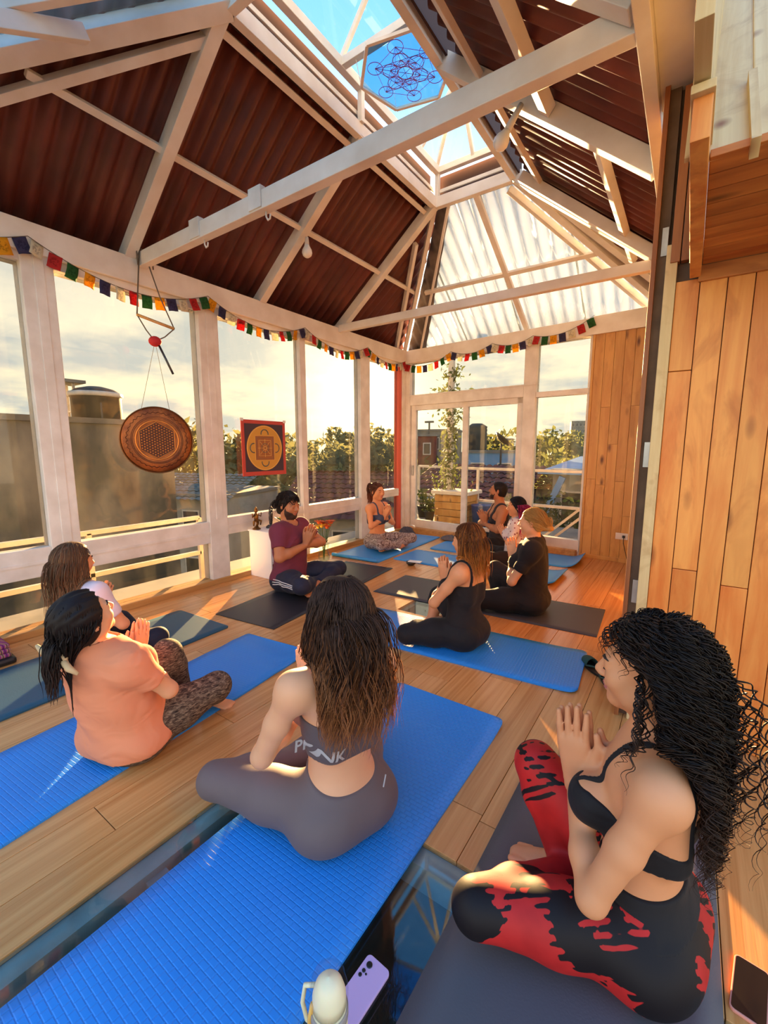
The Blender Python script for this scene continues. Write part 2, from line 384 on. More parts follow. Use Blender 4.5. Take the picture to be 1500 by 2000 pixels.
class Person:
    """builds body mesh + clothing + hair from joints in a local frame (x right, y forward, z up), seated on the floor"""
    def __init__(s, pose=None, lean=0, side=0, h=.006, hyaw=0, hpitch=0, hroll=0, female=True, build=1.0, bust=1.0, hands=True, fdir=(0, .42, .9), fold=False, hand_s=1.0, beard=False, hip=1.0, slim=1.0, belly=0.0, arms=1.0):
        s.h = h; s.fold = fold
        J = {k: np.array(v, float) for k, v in BASE.items()}
        for k in list(J):
            if k[:2] in ('sh', 'ne', 'he', 'el', 'ha'): J[k] = s.tilt(J[k], lean, side)
        for k, v in (pose or {}).items(): J[k] = np.array(v, float)
        s.J = J; s.lean = lean; s.side = side
        pts = np.array(list(J.values())); lo = pts.min(0) - .20; hi = pts.max(0) + .20; lo[2] = -.03; hi[2] = J['head'][2] + .20
        G = s.G = Grid(lo, hi, h); s.HM = rotm(hyaw, hpitch, hroll); s.f = {}
        T = lambda p: s.tilt(np.array(p, float), lean, side)
        # torso
        D = G.field(); b = build
        TM = np.array(Matrix.Rotation(-R(lean), 3, 'X') @ Matrix.Rotation(R(side), 3, 'Y'))
        w = slim
        ell(G, D, (0, -.005, .10), (.165 * b * hip, .125 * b, .105), .03); ell(G, D, (.08 * hip, -.04, .088), (.10 * b * hip, .098 * b, .088), .08); ell(G, D, (-.08 * hip, -.04, .088), (.10 * b * hip, .098 * b, .088), .08)
        ell(G, D, T((0, .002, .235)), (.118 * b * w, .088 * b * (1 + belly * .3), .12), .08, TM)
        if belly: ell(G, D, T((0, .05, .20)), (.12 * b, .09 * b * (1 + belly * .5), .11), .06, TM)
        ell(G, D, T((0, -.005, .42)), (.138 * b * (1.0 if female else 1.08), .098 * b, .165), .07, TM)
        ell(G, D, T((0, .0, .52)), (.135 * b * (1.0 if female else 1.1), .075 * b, .075), .06, TM)
        for q in (1, -1):
            S = J['shR'] if q > 0 else J['shL']
            cone(G, D, J['neck'] + V3(0, -.005, -.03), S + V3(-q * .01, 0, -.008), .050, .050 * b, .06)
            ell(G, D, S + V3(-q * .006, 0, -.016), (.050 * b, .052 * b, .058), .05)
            cone(G, D, T((q * .07, -.055, .50)), T((q * .075, -.075, .36)), .05, .03, .05)            # back
            if female and bust: ell(G, D, T((q * .068, .088 + .01 * bust, .415)), np.array((.062, .055, .058)) * (.85 + .15 * bust), .035)
            elif not female: ell(G, D, T((q * .07, .06, .46)), (.075, .05, .055), .04)
        s.f['torso'] = D
        # head and neck
        Hd = G.field(); C = J['head']; M = s.HM; H = lambda x, y, z: C + M @ V3(x, y, z)
        cone(G, Hd, J['neck'] + V3(0, -.005, -.05), H(0, -.022, -.055), .056 if female else .064, .049 if female else .058, .02)
        ell(G, Hd, H(0, -.016, .030), (.073, .094, .082), .03, M); ell(G, Hd, H(0, .030, -.040), (.056, .056, .070), .035, M)
        ell(G, Hd, H(0, .066, -.092), (.022 if female else .027, .018, .016), .03, M)
        for q in (1, -1):
            ell(G, Hd, H(q * .043, .008, -.062), (.020, .03, .022), .035, M); ell(G, Hd, H(q * .040, .058, -.022), (.024, .022, .024), .03, M)
            ell(G, Hd, H(q * .0315, .097, .004), (.017, .013, .011), .014, M, sub=True)
            ell(G, Hd, H(q * .0315, .0745, .003), (.0165, .0135, .0125), .006, M)
            ell(G, Hd, H(q * .011, .094, -.030), (.0085, .010, .007), .008, M)
            EM = M @ np.array(Matrix.Rotation(R(-q * 22), 3, 'Z'))
            ell(G, Hd, H(q * .076, -.016, -.006), (.0075, .019, .031), .006, EM)
            ell(G, Hd, H(q * .084, -.012, -.002), (.006, .010, .018), .004, EM, sub=True)
        ell(G, Hd, H(0, .076, .024), (.048, .014, .010), .02, M)
        cone(G, Hd, H(0, .083, .016), H(0, .1055, -.022), .0075, .0115, .012)
        ell(G, Hd, H(0, .0865, -.053), (.021, .0105, .0062), .006, M); ell(G, Hd, H(0, .0845, -.0645), (.018, .0105, .0072), .006, M)
        ell(G, Hd, H(0, .0965, -.0585), (.022, .006, .0016), .002, M, sub=True)
        s.f['head'] = Hd
        # arms + hands
        A = G.field()
        for q, n in ((1, 'R'), (-1, 'L')):
            S, E = J['sh' + n] + V3(0, 0, -.01), J['el' + n]; a_ = arms * (.92 if female else 1.12) * (b * .5 + .5)
            Ar = G.field(); Hc = J.get('hand' + n, J['hand']); hasown = ('hand' + n) in J
            d = unit(fdir if not hasown else J.get('fdir' + n, np.array(fdir))); lat0 = V3(q, 0, 0); side_ax = unit(lat0 - d * (lat0 @ d))
            off = side_ax * (.0135 * hand_s if not hasown else 0.0)
            Wr = Hc - d * .085 * hand_s + off * 1.6; K = Hc + off
            cone(G, Ar, S, S + (E - S) * .5, .049 * a_, .043 * a_, .02); cone(G, Ar, S + (E - S) * .5, E, .043 * a_, .036 * a_, .02)
            cone(G, Ar, E, E + (Wr - E) * .35, .037 * a_, .039 * a_, .02); cone(G, Ar, E + (Wr - E) * .35, Wr, .039 * a_, .025 * a_, .02)
            if hands: s.hand(G, Ar, Wr, K, d, side_ax, q, hand_s)
            s.f['arm' + n] = Ar; A = np.minimum(A, Ar)
        # legs + feet
        for q, n in ((1, 'R'), (-1, 'L')):
            Lg = G.field(); Hp, K, An, To = J['hip' + n], J['kn' + n], J['an' + n], J['toe' + n]; t_ = b * (1.0 if female else .98)
            cone(G, Lg, Hp, Hp + (K - Hp) * .45, .094 * t_ * hip, .083 * t_, .03); cone(G, Lg, Hp + (K - Hp) * .45, K, .083 * t_, .056 * t_, .03)
            cone(G, Lg, K, K + (An - K) * .3, .055 * t_, .056 * t_, .03); cone(G, Lg, K + (An - K) * .3, An, .056 * t_, .034 * t_, .03)
            s.f['leg' + n] = Lg
            Ft = G.field(); fd = unit(To - An); upv = V3(0, 0, 1); lt = unit(np.cross(fd, upv)) if abs(fd[2]) < .9 else V3(1, 0, 0); nm = np.cross(lt, fd)
            heel = An - fd * .035 - nm * .02
            cone(G, Ft, An, heel, .034, .028, .03); cone(G, Ft, An, An + (To - An) * .6 - nm * .012, .032, .027, .03, nm, 1.25); cone(G, Ft, An + (To - An) * .35 - nm * .014, To - nm * .015, .032, .026, .02, nm, 1.7)
            for i in range(5):
                c0 = To + lt * (i - 2) * .0145 * 1.05 - nm * .014 - fd * (.004 + .004 * abs(i - 1)); cone(G, Ft, c0 - fd * .02, c0 + fd * (.018 if i else .022), .0095, .0085 if i else .0105, .004)
            s.f['foot' + n] = Ft
        t = smin(s.f['torso'], s.f['head'], .02); t = smin(t, np.minimum(s.f['armR'], s.f['armL']), .025)
        l = np.minimum(smin(s.f['legR'], s.f['footR'], .02), smin(s.f['legL'], s.f['footL'], .02))
        s.body = smin(t, l, .025)
    def tilt(s, p, lean, side):
        q = np.array(p, float) - V3(0, 0, .1); c, n = math.cos(R(lean)), math.sin(R(lean))
        y, z = q[1] * c + q[2] * n, q[2] * c - q[1] * n; c, n = math.cos(R(side)), math.sin(R(side)); x, z = q[0] * c + z * n, z * c - q[0] * n
        return V3(x, y, z + .1)
    def hand(s, G, D, W, K, d, sa, q, k):
        """W wrist, K palm centre, d finger direction, sa outward palm-back direction"""
        lat = np.cross(d, sa); lat = lat * (1 if lat[1] > 0 else -1)          # away from the chest
        cone(G, D, W, K + d * .012 * k, .026 * k, .040 * k, .012, sa, 2.9)
        base = K + d * .035 * k; ln = (.066, .076, .083, .074); 
        for i in range(4):
            o = (1.5 - i) * .0195 * k; root = base + lat * o - d * abs(i - 1.3) * .004
            cone(G, D, K - d * .03 + lat * o * .55, root, .012 * k, .0105 * k, .008)
            dd = unit(d + lat * (1.5 - i) * .045 - sa * .02); mid = root + dd * ln[i] * .52 * k; d2 = unit(dd - sa * .10)
            cone(G, D, root, mid, .0094 * k, .0086 * k, .003); cone(G, D, mid, mid + d2 * ln[i] * .48 * k, .0086 * k, .0068 * k, .003)
        b0 = K - d * .045 * k - lat * .022 * k; b1 = K + d * .0 - lat * .046 * k; b2 = b1 + unit(d * .9 - lat * .35) * .036 * k; b3 = b2 + unit(d + lat * .1) * .028 * k
        cone(G, D, b0, b1, .015 * k, .0125 * k, .008); cone(G, D, b1, b2, .0125 * k, .010 * k, .004); cone(G, D, b2, b3, .010 * k, .0078 * k, .003)
    # ------------------------------------------------ building objects
    def make(s, loc, phi, sc, skin, lip=None, label='', floor_z=0.008):
        P, Q = surface(s.G, s.body); mats = [skin]; mi = None
        if lip is not None:
            mats.append(lip); fc = P[Q].mean(1); L = (fc - s.J['head']) @ s.HM
            mi = ((np.abs(L[:, 0]) / .0205) ** 2 + ((L[:, 2] + .0585) / .0125) ** 2 < 1) & (L[:, 1] > .078)
        o = np_mesh('person', P, Q, mats, None, True, None if mi is None else mi.astype(int))
        o.location = (loc[0], loc[1], floor_z); o.rotation_euler = (0, 0, R(phi - 90)); o.scale = (sc, sc, sc)
        s.o = o; s.phi = phi
        tag(o, label, 'person', 'people sitting in a circle on yoga mats')
        return o
    def garment(s, name, parts, off, clip, mat, k=.02, fold=0.0, ffreq=28, smooth=True, label=None, seed=0):
        X, Y, Z = s.G.full(); d = None
        for p in parts:
            q = s.f[p] if isinstance(p, str) else np.maximum(s.f[p[0]], (p[1](X, Y, Z) + off).astype(np.float32))
            d = q.copy() if d is None else smin(d, q, k)
        d = d - off
        if fold:
            d = d + (fold * (np.sin(X * ffreq * 1.3 + Z * ffreq * .8 + 2.0 * np.sin(Z * 9 + Y * 7 + seed)) * np.sin(Z * ffreq * .55 - Y * ffreq * .7 + 1.7 + seed))).astype(np.float32)
        if clip is not None: d = np.maximum(d, clip(X, Y, Z).astype(np.float32))
        d = np.maximum(d, np.float32(-.0) - Z - .004)
        P, Q = surface(s.G, d); o = np_mesh(name, P, Q, mat, s.o, smooth); s.last = d
        if label: o['label'] = label
        return o
    def sleeve(s, n, frac=.62, rad=.095):
        S, E = s.J['sh' + n], s.J['el' + n]; u = unit(E - S); p = S + (E - S) * frac; F = s.G.field(); cone(s.G, F, S, E, rad, rad * .8, 0)
        return ('arm' + n, lambda X, Y, Z: np.maximum(F, (X - p[0]) * u[0] + (Y - p[1]) * u[1] + (Z - p[2]) * u[2]))
    def legcut(s, n, frac, shin=True):
        a, b = (s.J['kn' + n], s.J['an' + n]) if shin else (s.J['hip' + n], s.J['kn' + n]); u = unit(b - a); p = a + (b - a) * frac; F = s.G.field()
        if shin: cone(s.G, F, s.J['hip' + n], s.J['kn' + n], .16, .13, 0); cone(s.G, F, a, b, .12, .10, 0)
        else: cone(s.G, F, a, b, .2, .16, 0)
        def fn(X, Y, Z):
            pl = (X - p[0]) * u[0] + (Y - p[1]) * u[1] + (Z - p[2]) * u[2]
            if shin:
                T_ = s.G.field(); cone(s.G, T_, s.J['hip' + n], s.J['kn' + n], .13, .075, 0); pl = np.minimum(pl, T_)
            return np.maximum(F, pl)
        return ('leg' + n, fn)
    def below(s, z, tilt=0.0): return lambda X, Y, Z: s.tilted_z(X, Y, Z)[0] - z - tilt * Y + 0 * X
    def trousers(s, mat, waist=.20, off=.007, fold=0.0, name='trousers', cut=.9, tilt=0.0, **k):
        return s.garment(name, [('torso', s.below(waist, tilt)), s.legcut('R', cut), s.legcut('L', cut)], off, None, mat, .03, fold, **k)
    def tee(s, mat, off=.011, hem=.12, neck=.585, frac=.62, fold=.002, name='t_shirt', neckr=.075, drape=1.0, **k):
        nk = s.J['neck'] + V3(0, .02, .0)
        def cl(X, Y, Z):
            tz, ty = s.tilted_z(X, Y, Z); c = np.maximum(hem - tz, tz - .66) + 0 * X
            return np.maximum(c, neckr - np.sqrt((X - nk[0]) ** 2 + ((Y - nk[1]) * .95) ** 2 + ((Z - nk[2] - .02) * 1.0) ** 2))
        c_, n_ = math.cos(R(s.lean)), math.sin(R(s.lean)); TM = np.array(Matrix.Rotation(-R(s.lean), 3, 'X')); F = s.G.field(); ell(s.G, F, s.tilt((0, -.012, .30), s.lean, s.side), (.150 * drape, .112 * drape, .21), 0, TM); cone(s.G, F, s.tilt((0, -.01, .30), s.lean, s.side), (0, -.01, .10), .125 * drape, .15 * drape, .04, (0, 1, 0), 1.25)
        s.f['drape'] = smin(s.f['torso'], F, .06)
        return s.garment(name, ['drape', s.sleeve('R', frac, .11), s.sleeve('L', frac, .11)], off, cl, mat, .05, fold, **k)
    def strap_top(s, mat, top=.47, hem=.12, strap=.09, sw=.014, off=.006, name='tank_top', front=0.0, fold=0.0, xlim=.135, **k):
        def cl(X, Y, Z):
            tz, ty = s.tilted_z(X, Y, Z); body = np.maximum(tz - (top - front * np.clip(ty * 10, -1, 1)), 0 * X - 9); st = np.maximum(np.abs(np.abs(X) - strap) - sw, tz - .7)
            c = np.minimum(body, st); c = np.maximum(c, hem - tz); return np.maximum(c, np.where(tz > top - .05, np.abs(X) - xlim, -9.0))
        return s.garment(name, ['torso'], off, cl, mat, .02, fold, **k)
    def tilted_z(s, X, Y, Z):
        """height along the leaning spine and depth across it"""
        c, n = math.cos(R(s.lean)), math.sin(R(s.lean)); return (Z - .1) * c + Y * n + .1, Y * c - (Z - .1) * n
    def headcoord(s, X, Y, Z):
        M = s.HM; C = s.J['head']; a, b, c = X - C[0], Y - C[1], Z - C[2]
        return tuple(a * M[0, i] + b * M[1, i] + c * M[2, i] for i in range(3))
    def cap(s, mat, thick=.014, front=.075, drop=.55, low=-.09, name='hair', extra=None, sideburn=.0, bumps=0.004):
        """hair mass hugging the skull: hairline leans back from the brow to the nape"""
        D = s.G.field(); M = s.HM; H = lambda x, y, z: s.J['head'] + M @ V3(x, y, z)
        ell(s.G, D, H(0, -.018, .032), (.073 + thick, .094 + thick, .082 + thick), .0, M); ell(s.G, D, H(0, -.045, -.03), (.062 + thick, .058 + thick, .075), .03, M)
        if extra:
            for fn in extra: fn(s.G, D, H, M)
        X, Y, Z = s.G.full(); a, b, c = s.headcoord(X, Y, Z)
        cl = np.maximum(b - (front - .0 + (c - .075) * drop) , 0 * c - 9)                           # hairline plane, sloping back below the brow
        cl = np.minimum(cl, .088 + .0 * a - c + np.maximum(b - front - .008, 0) * 4)                     # everything on the crown stays
        cl = np.maximum(cl, low - c)
        if extra: pass
        d = np.maximum(D, cl.astype(np.float32)) + (bumps * np.sin(a * 160 + 3 * np.sin(c * 40)) * np.sin(c * 30 + b * 25)).astype(np.float32)
        P, Q = surface(s.G, d); return np_mesh(name, P, Q, mat, s.o)
    def strands(s, name, mat, n, length, seed=1, rad=.0032, wave=0.006, curl=0.0, freq=5.0, seg=18, az=(-180, 180), fall=.06, spread=.03, elev=(5, 88), part=0.0, taper=.35, lift=.012, back=0.0, gather=None, sides=3, curl_r=(.006, .014), zfloor=None, fwd=0.0, lenvar=.2, flow=105, ylim=.03, clumps=0, grav=.42, gz=0.0):
        """hair locks: leave the scalp, bend over and fall; az 0 = back of the head"""
        rg = np.random.default_rng(seed); M = s.HM; C = s.J['head']; c0 = V3(0, -.018, .030); nv = lambda v: v / (np.linalg.norm(v, axis=-1, keepdims=True) + 1e-9)
        a = np.radians(rg.uniform(az[0], az[1], n)); e = np.radians(elev[0] + (elev[1] - elev[0]) * rg.random(n) ** .8)
        dl = np.stack([np.sin(a) * np.cos(e), -np.cos(a) * np.cos(e), np.sin(e)], 1); nrm = nv(dl / V3(.073, .094, .082))
        L = length * (1 + lenvar * np.clip(rg.normal(size=n), -1.6, 1.6)); af = np.clip(a, -R(flow), R(flow)); fl = np.stack([np.sin(af), -np.cos(af), 0 * af], 1)
        tl = fl - nrm * (fl * nrm).sum(1)[:, None]; t = nv(tl + nrm * .12) @ M.T; p = C + (c0 + dl * V3(.076, .097, .085)) @ M.T; out = nv(fl) @ M.T
        st = (L / seg)[:, None]; tgt = spread * rg.uniform(.3, 1.3, n); lf = lift * (.4 + .6 * rg.random(n)); pts = [p.copy()]; down = V3(0, 0, -1); hi_ = s.G.n - 2
        for j in range(seg):
            t = nv(t + (down - t * (t @ down)[:, None]) * grav); p = p + t * st
            q = (p - C) @ M - c0; rr = V3(.079, .100, .088)[None] + lf[:, None]; kk = np.sqrt(((q / rr) ** 2).sum(1)); m_ = kk < 1; q[m_] /= kk[m_, None]
            if ylim is not None:
                z_ = q[:, 2] + .03; lim = np.where(z_ > .055, .115, ylim + np.clip(z_ - .02, 0, .05) * 1.2) + .018; m2 = (z_ > -.22); q[m2, 1] = np.minimum(q[m2, 1], lim[m2])
            p = C + (q + c0) @ M.T
            ii = np.clip(((p - s.G.lo) / s.h).astype(int), 1, hi_); dd = s.outer[ii[:, 0], ii[:, 1], ii[:, 2]]; m3 = dd < .008 + tgt * .6
            if m3.any():
                k3 = ii[m3]; g = np.stack([s.outer[tuple((k3 + (np.arange(3) == ax)).T)] - s.outer[tuple((k3 - (np.arange(3) == ax)).T)] for ax in range(3)], 1); p[m3] += nv(g) * (.008 + tgt[m3] * .6 - dd[m3])[:, None]
            if gather is not None and j > 2: p = p + (np.array(gather) - p) * min(1, (j - 2) / 6) * .35 * V3(1, 1, gz)
            if fwd: p = p + (V3(0, fwd, 0) @ M.T) * st
            pts.append(p.copy())
        pts = np.stack(pts, 1); m = seg + 1; e1 = nv(np.cross(out, V3(0, 0, 1)))[:, None, :]; e2 = out[:, None, :]
        ph = np.floor(rg.uniform(0, 1, n) * clumps) / clumps * 6.28 if clumps else (a * 2.3 + np.sin(a * 7) + rg.normal(0, .5, n))
        if curl:
            mm = seg * 5; pi = np.linspace(0, m - 1, mm); i0 = np.minimum(pi.astype(int), m - 2); w = (pi - i0)[None, :, None]; pts = pts[:, i0] * (1 - w) + pts[:, i0 + 1] * w; m = mm; tt = np.linspace(0, 1, m)
            cr = rg.uniform(*curl_r, n)[:, None, None]; fr = freq * rg.uniform(.8, 1.25, n); g = np.minimum(tt * 5, 1)[None, :, None]; an = fr[:, None] * 6.283 * tt[None] + rg.uniform(0, 6.28, n)[:, None]
            pts = pts + cr * g * (np.cos(an)[..., None] * e1 + np.sin(an)[..., None] * (e2 * .8 + V3(0, 0, .5)))
        else:
            tt = np.linspace(0, 1, m); g = np.minimum(tt * 2.0, 1)[None, :, None]; fr = freq * rg.uniform(.92, 1.08, n); an = fr[:, None] * 6.283 * tt[None] + ph[:, None]
            pts = pts + wave * g * (np.sin(an)[..., None] * e1 + .6 * np.cos(an)[..., None] * e2)
        tan = nv(np.gradient(pts, axis=1)); r1 = nv(np.cross(tan, V3(.3, .2, .93))); r2 = np.cross(tan, r1)
        rr = rad * rg.uniform(.7, 1.3, n)[:, None] * np.where(tt > 1 - taper, (1 - tt) / taper * .85 + .15, 1)[None]
        ring = np.stack([pts + rr[..., None] * (math.cos(6.283 * k / sides) * r1 + math.sin(6.283 * k / sides) * r2) for k in range(sides)], 2)
        I = np.arange(m - 1)[:, None] * sides + np.arange(sides)[None]; Jn = np.arange(m - 1)[:, None] * sides + (np.arange(sides)[None] + 1) % sides
        F = np.stack([I, Jn, Jn + sides, I + sides], 2).reshape(-1, 4); F = (F[None] + (np.arange(n) * m * sides)[:, None, None]).reshape(-1, 4)
        o = np_mesh(name, ring.reshape(-1, 3), F, mat, s.o)
        cols = np.stack([np.broadcast_to(tt[None, :, None], (n, m, sides)), np.broadcast_to(rg.random(n)[:, None, None], (n, m, sides))], -1)
        at = o.data.attributes.new('strand', 'FLOAT2', 'POINT'); at.data.foreach_set('vector', cols.astype(np.float32).ravel())
        return o
    def pt(s, x, y, z): return s.J['head'] + s.HM @ V3(x, y, z)
    def lashes(s, mat, brow=None, browmat=None):
        for q in (1, -1):
            pts = [s.pt(q * (.0315 + .0155 * t), .0885 - .011 * t * t + .0 - (.006 if t * q * q > .6 else 0), -.001 - .0035 * (1 - t * t)) for t in (-1, -.6, -.2, .2, .6, 1)]
            MB().tube([tuple(p) for p in pts], [.0006, .0013, .0016, .0016, .0014, .0006], 5).build('eyelash', mat, s.o, True)
            pts = [s.pt(q * (.0315 + .02 * t), .0885 - .010 * (t + .2) ** 2, .0235 + .004 * (1 - (t - .1) ** 2)) for t in (-1, -.5, 0, .5, 1)]
            MB().tube([tuple(p) for p in pts], [.0018, .0038, .0042, .0034, .0012], 5).build('eyebrow', browmat or mat, s.o, True)
def skin_mat(name, col, sss=.12):
    m, n, b = new_mat(name, col, .52, 0, .35)
    v = n.coord('Object'); f = n.noise(v, 9, 5); c = n.mix(f, tuple(x * .86 for x in col), tuple(min(1, x * 1.1) for x in col)); n.l(c, b.inputs['Base Color'])
    b.inputs['Subsurface Weight'].default_value = sss; b.inputs['Subsurface Radius'].default_value = (.02, .008, .004); b.inputs['Subsurface Scale'].default_value = .5
    n.l(n.bump(n.noise(v, 220, 3), .06, .002), b.inputs['Normal']); return m
def hair_mat(name, root, tipc, tip0=.35, var=.35, rough=.58):
    m, n, b = new_mat(name, root, rough, 0, .22)
    at = n.n('ShaderNodeAttribute', attribute_name='strand'); sp = n.n('ShaderNodeSeparateXYZ'); n.l(at.outputs['Vector'], sp.inputs[0])
    c = n.ramp(n.math('ADD', sp.outputs[0], n.math('MULTIPLY', n.math('SUBTRACT', sp.outputs[1], .5), var)), [(tip0, root), (1, tipc)])
    st = n.noise(n.coord('Object', (60, 60, 6)), 1.5, 3); c2 = n.mix(n.math('MULTIPLY', st, .45), c, tuple(x * .45 for x in root)); n.l(c2, b.inputs['Base Color'])
    n.l(n.bump(st, .25, .004), b.inputs['Normal']); b.inputs['Anisotropic'].default_value = .4; return m
def cloth(name, col, rough=.8, var=.12, weave=260, bump=.15, sheen=.04, wrinkle=.35):
    m, n, b = new_mat(name, col, rough, 0, .25); v = n.coord('Object'); f = n.noise(v, 7, 4)
    n.l(n.mix(f, tuple(x * (1 - var) for x in col), tuple(min(1, x * (1 + var)) for x in col)), b.inputs['Base Color']); bp = n.n('ShaderNodeBump'); bp.inputs['Strength'].default_value = wrinkle; bp.inputs['Distance'].default_value = .03; n.l(n.noise(n.coord('Object', (1, 1, 1.6), rot=(.3, .5, .2)), 7, 1, .4, 1.2), bp.inputs['Height']); b2 = n.n('ShaderNodeBump'); b2.inputs['Strength'].default_value = bump; b2.inputs['Distance'].default_value = .002; n.l(n.noise(v, weave, 2), b2.inputs['Height']); n.l(bp.outputs[0], b2.inputs['Normal']); n.l(b2.outputs[0], b.inputs['Normal'])
    b.inputs['Sheen Weight'].default_value = sheen; return m
# ================================================================== the room
rnd = random.Random(7)
# ---- floor: bamboo planks, two walk-on glass panels
floor = struct(MB().box((-4.1, -1.2, -0.20), (-4.0, 6.4, -0.02)).build('floor', M_sill), 'light bamboo plank floor with walk-on glass panels', 'floor')
GL = [(-1.45, 0.62, -1.2, 1.21), (-2.02, -1.60, 3.08, 3.45)]
PW = 2.55 / 14
x = -4.0
while x < 1.3:
    y = -1.2 - rnd.random() * 1.2
    while y < 6.4:
        y2 = y + rnd.uniform(1.25, 1.85)
        segs = [(max(y, -1.2), min(y2, 6.45))]
        xa, xb = x, x + PW
        for gx0, gx1, gy0, gy1 in GL:
            cx_ = (xa + xb) / 2
            if gx0 < cx_ < gx1:
                ns = []
                for a, b in segs:
                    if b <= gy0 or a >= gy1: ns.append((a, b)); continue
                    if a < gy0: ns.append((a, gy0))
                    if b > gy1: ns.append((gy1, b))
                segs = ns
        for a, b in segs:
            if b - a > 0.06 and not (xa > 0.0 and a > 2.6):
                o = MB().box((-PW / 2 + .0012, -(b - a) / 2 + .0015, -0.02), (PW / 2 - .0012, (b - a) / 2 - .0015, 0.0)).build('plank', M_floor, floor, bevel=0.0015)
                o.location = ((xa + xb) / 2, (a + b) / 2, 0)
        y = y2
    x += PW
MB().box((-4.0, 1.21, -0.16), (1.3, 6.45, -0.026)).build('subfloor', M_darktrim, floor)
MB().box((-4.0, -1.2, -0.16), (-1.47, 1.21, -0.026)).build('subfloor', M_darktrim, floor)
M_frame_grey = mottled('grey_steel_frame', srgb(176, 190, 192), srgb(140, 152, 156), 5, 0.4)
for gx0, gx1, gy0, gy1 in GL:
    n = max(1, round((gx1 - gx0) / 1.05))
    for i in range(n):
        a = gx0 + (gx1 - gx0) * i / n; b = gx0 + (gx1 - gx0) * (i + 1) / n
        MB().box((a + .006, gy0, -0.018), (b - .006, gy1 - .008, -0.001)).build('glass_panel', M_glassfloor, floor, label='walk-on glass floor panel')
    for a, b in (((gx0 + .03, gy0, -.075), (gx0 + .03, gy1, -.075)), ((gx0, gy1 - .03, -.075), (gx1, gy1 - .03, -.075))):
        MB().bar(a, b, 0.07, 0.10).build('steel_beam', M_frame_grey, floor)
for yy in (0.62,):
    MB().bar((-1.45, yy, -0.10), (0.6, yy, -0.10), 0.07, 0.10).build('steel_beam', M_frame_grey, floor)
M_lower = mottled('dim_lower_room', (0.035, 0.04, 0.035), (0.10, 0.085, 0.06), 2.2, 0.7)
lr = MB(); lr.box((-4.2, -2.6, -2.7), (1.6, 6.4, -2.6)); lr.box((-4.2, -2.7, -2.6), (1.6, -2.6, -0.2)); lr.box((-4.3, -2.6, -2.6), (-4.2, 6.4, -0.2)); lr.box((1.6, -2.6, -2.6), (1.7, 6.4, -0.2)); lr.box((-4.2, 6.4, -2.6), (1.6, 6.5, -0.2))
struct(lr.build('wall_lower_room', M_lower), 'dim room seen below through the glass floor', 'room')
# ---- left glazed wall
def wall_bits(root, spec):
    for nm, lo, hi, m in spec: MB().box(lo, hi).build(nm, m, root, bevel=0.004)
wl_ = struct(empty('wall_left', (0, 0, 0)), 'white framed window wall on the left', 'wall')
XI = -3.965
for y0, y1, d in ((-0.40, -0.18, .12), (1.22, 1.42, .12), (2.57, 2.78, .12), (3.89, 3.985, .08), (5.08, 5.30, .10), (6.20, 6.36, .12)):
    MB().box((XI - d, y0, 0.0), (XI + .03, y1, 2.78)).build('post', M_white, wl_, bevel=0.006)
    if d > .1:
        MB().box((XI + .02, y0 + .075, 0.68), (XI + .036, y1 - .06, 2.76)).build('post_cover_strip', M_white, wl_, bevel=0.004)
MB().box((XI - .08, 6.11, 0.0), (XI + .01, 6.195, 2.78)).build('red_post', M_redpaint, wl_, bevel=0.004, label='red painted corner post')
MB().box((XI - .12, -0.6, 2.765), (XI + .05, 6.36, 2.97)).build('top_beam', M_whitebeam, wl_, bevel=0.006)
MB().box((XI - .12, -0.6, 2.70), (XI + .02, 6.36, 2.765)).build('window_head', M_white, wl_, bevel=0.004)
MB().box((XI - .12, -0.6, 0.0), (XI + .05, 6.2, 0.055)).build('sill', M_sill, wl_, bevel=0.004)
bays = [(-0.18, 1.22), (1.42, 2.57), (2.78, 3.89), (3.985, 5.08), (5.30, 6.11)]
for i, (a, b) in enumerate(bays):
    z0, z1 = (0.44, 0.66) if i < 2 else ((0.50, 0.68) if i < 4 else (0.62, 0.74))
    MB().box((XI - .09, a, z0), (XI + .02, b, z1)).build('window_rail', M_white, wl_, bevel=0.005)
    MB().box((XI - .09, a, z0 + (z1 - z0) * .45), (XI + .026, b, z0 + (z1 - z0) * .55)).build('rail_bead', M_white, wl_)
    MB().box((XI - .035, a, z1), (XI - .029, b, 2.70)).build('pane', M_glass, wl_)
    MB().box((XI - .035, a, 0.055), (XI - .029, b, z0)).build('pane', M_glass, wl_)
# ---- far glazed wall (slightly skewed)
P0 = Vector((-4.0, 6.34, 0)); FU = Vector((2.94, -0.27, 0)).normalized(); FN = Vector((-FU.y, FU.x, 0))   # FN points outside
def FW(s, z, d=0.0): return P0 + FU * s + FN * d + Vector((0, 0, z))
wf = struct(empty('wall_far', (0, 0, 0)), 'white framed glass wall with sliding door at the far end', 'wall')
def fbox(nm, s0, s1, z0, z1, d0, d1, m, root=None, bev=0.004, lab=None):
    p = [FW(s0, z0, d0), FW(s1, z0, d0), FW(s1, z0, d1), FW(s0, z0, d1)]
    return MB().prism(p, (0, 0, z1 - z0)).build(nm, m, root or wf, bevel=bev, label=lab)
fbox('corner_post', 0.0, .15, 0, 2.78, -.04, .1, M_white)
fbox('top_beam', 0.0, 3.95, 2.77, 2.97, -.06, .12, M_whitebeam)
fbox('mullion', 2.08, 2.25, 0, 2.78, -.03, .09, M_white)
fbox('end_mullion', 2.90, 2.97, 0, 2.78, -.01, .08, M_white)
fbox('transom', .15, 2.08, 2.10, 2.25, -.03, .08, M_white)
fbox('transom_groove', .15, 2.25, 2.245, 2.265, -.04, .08, M_white)
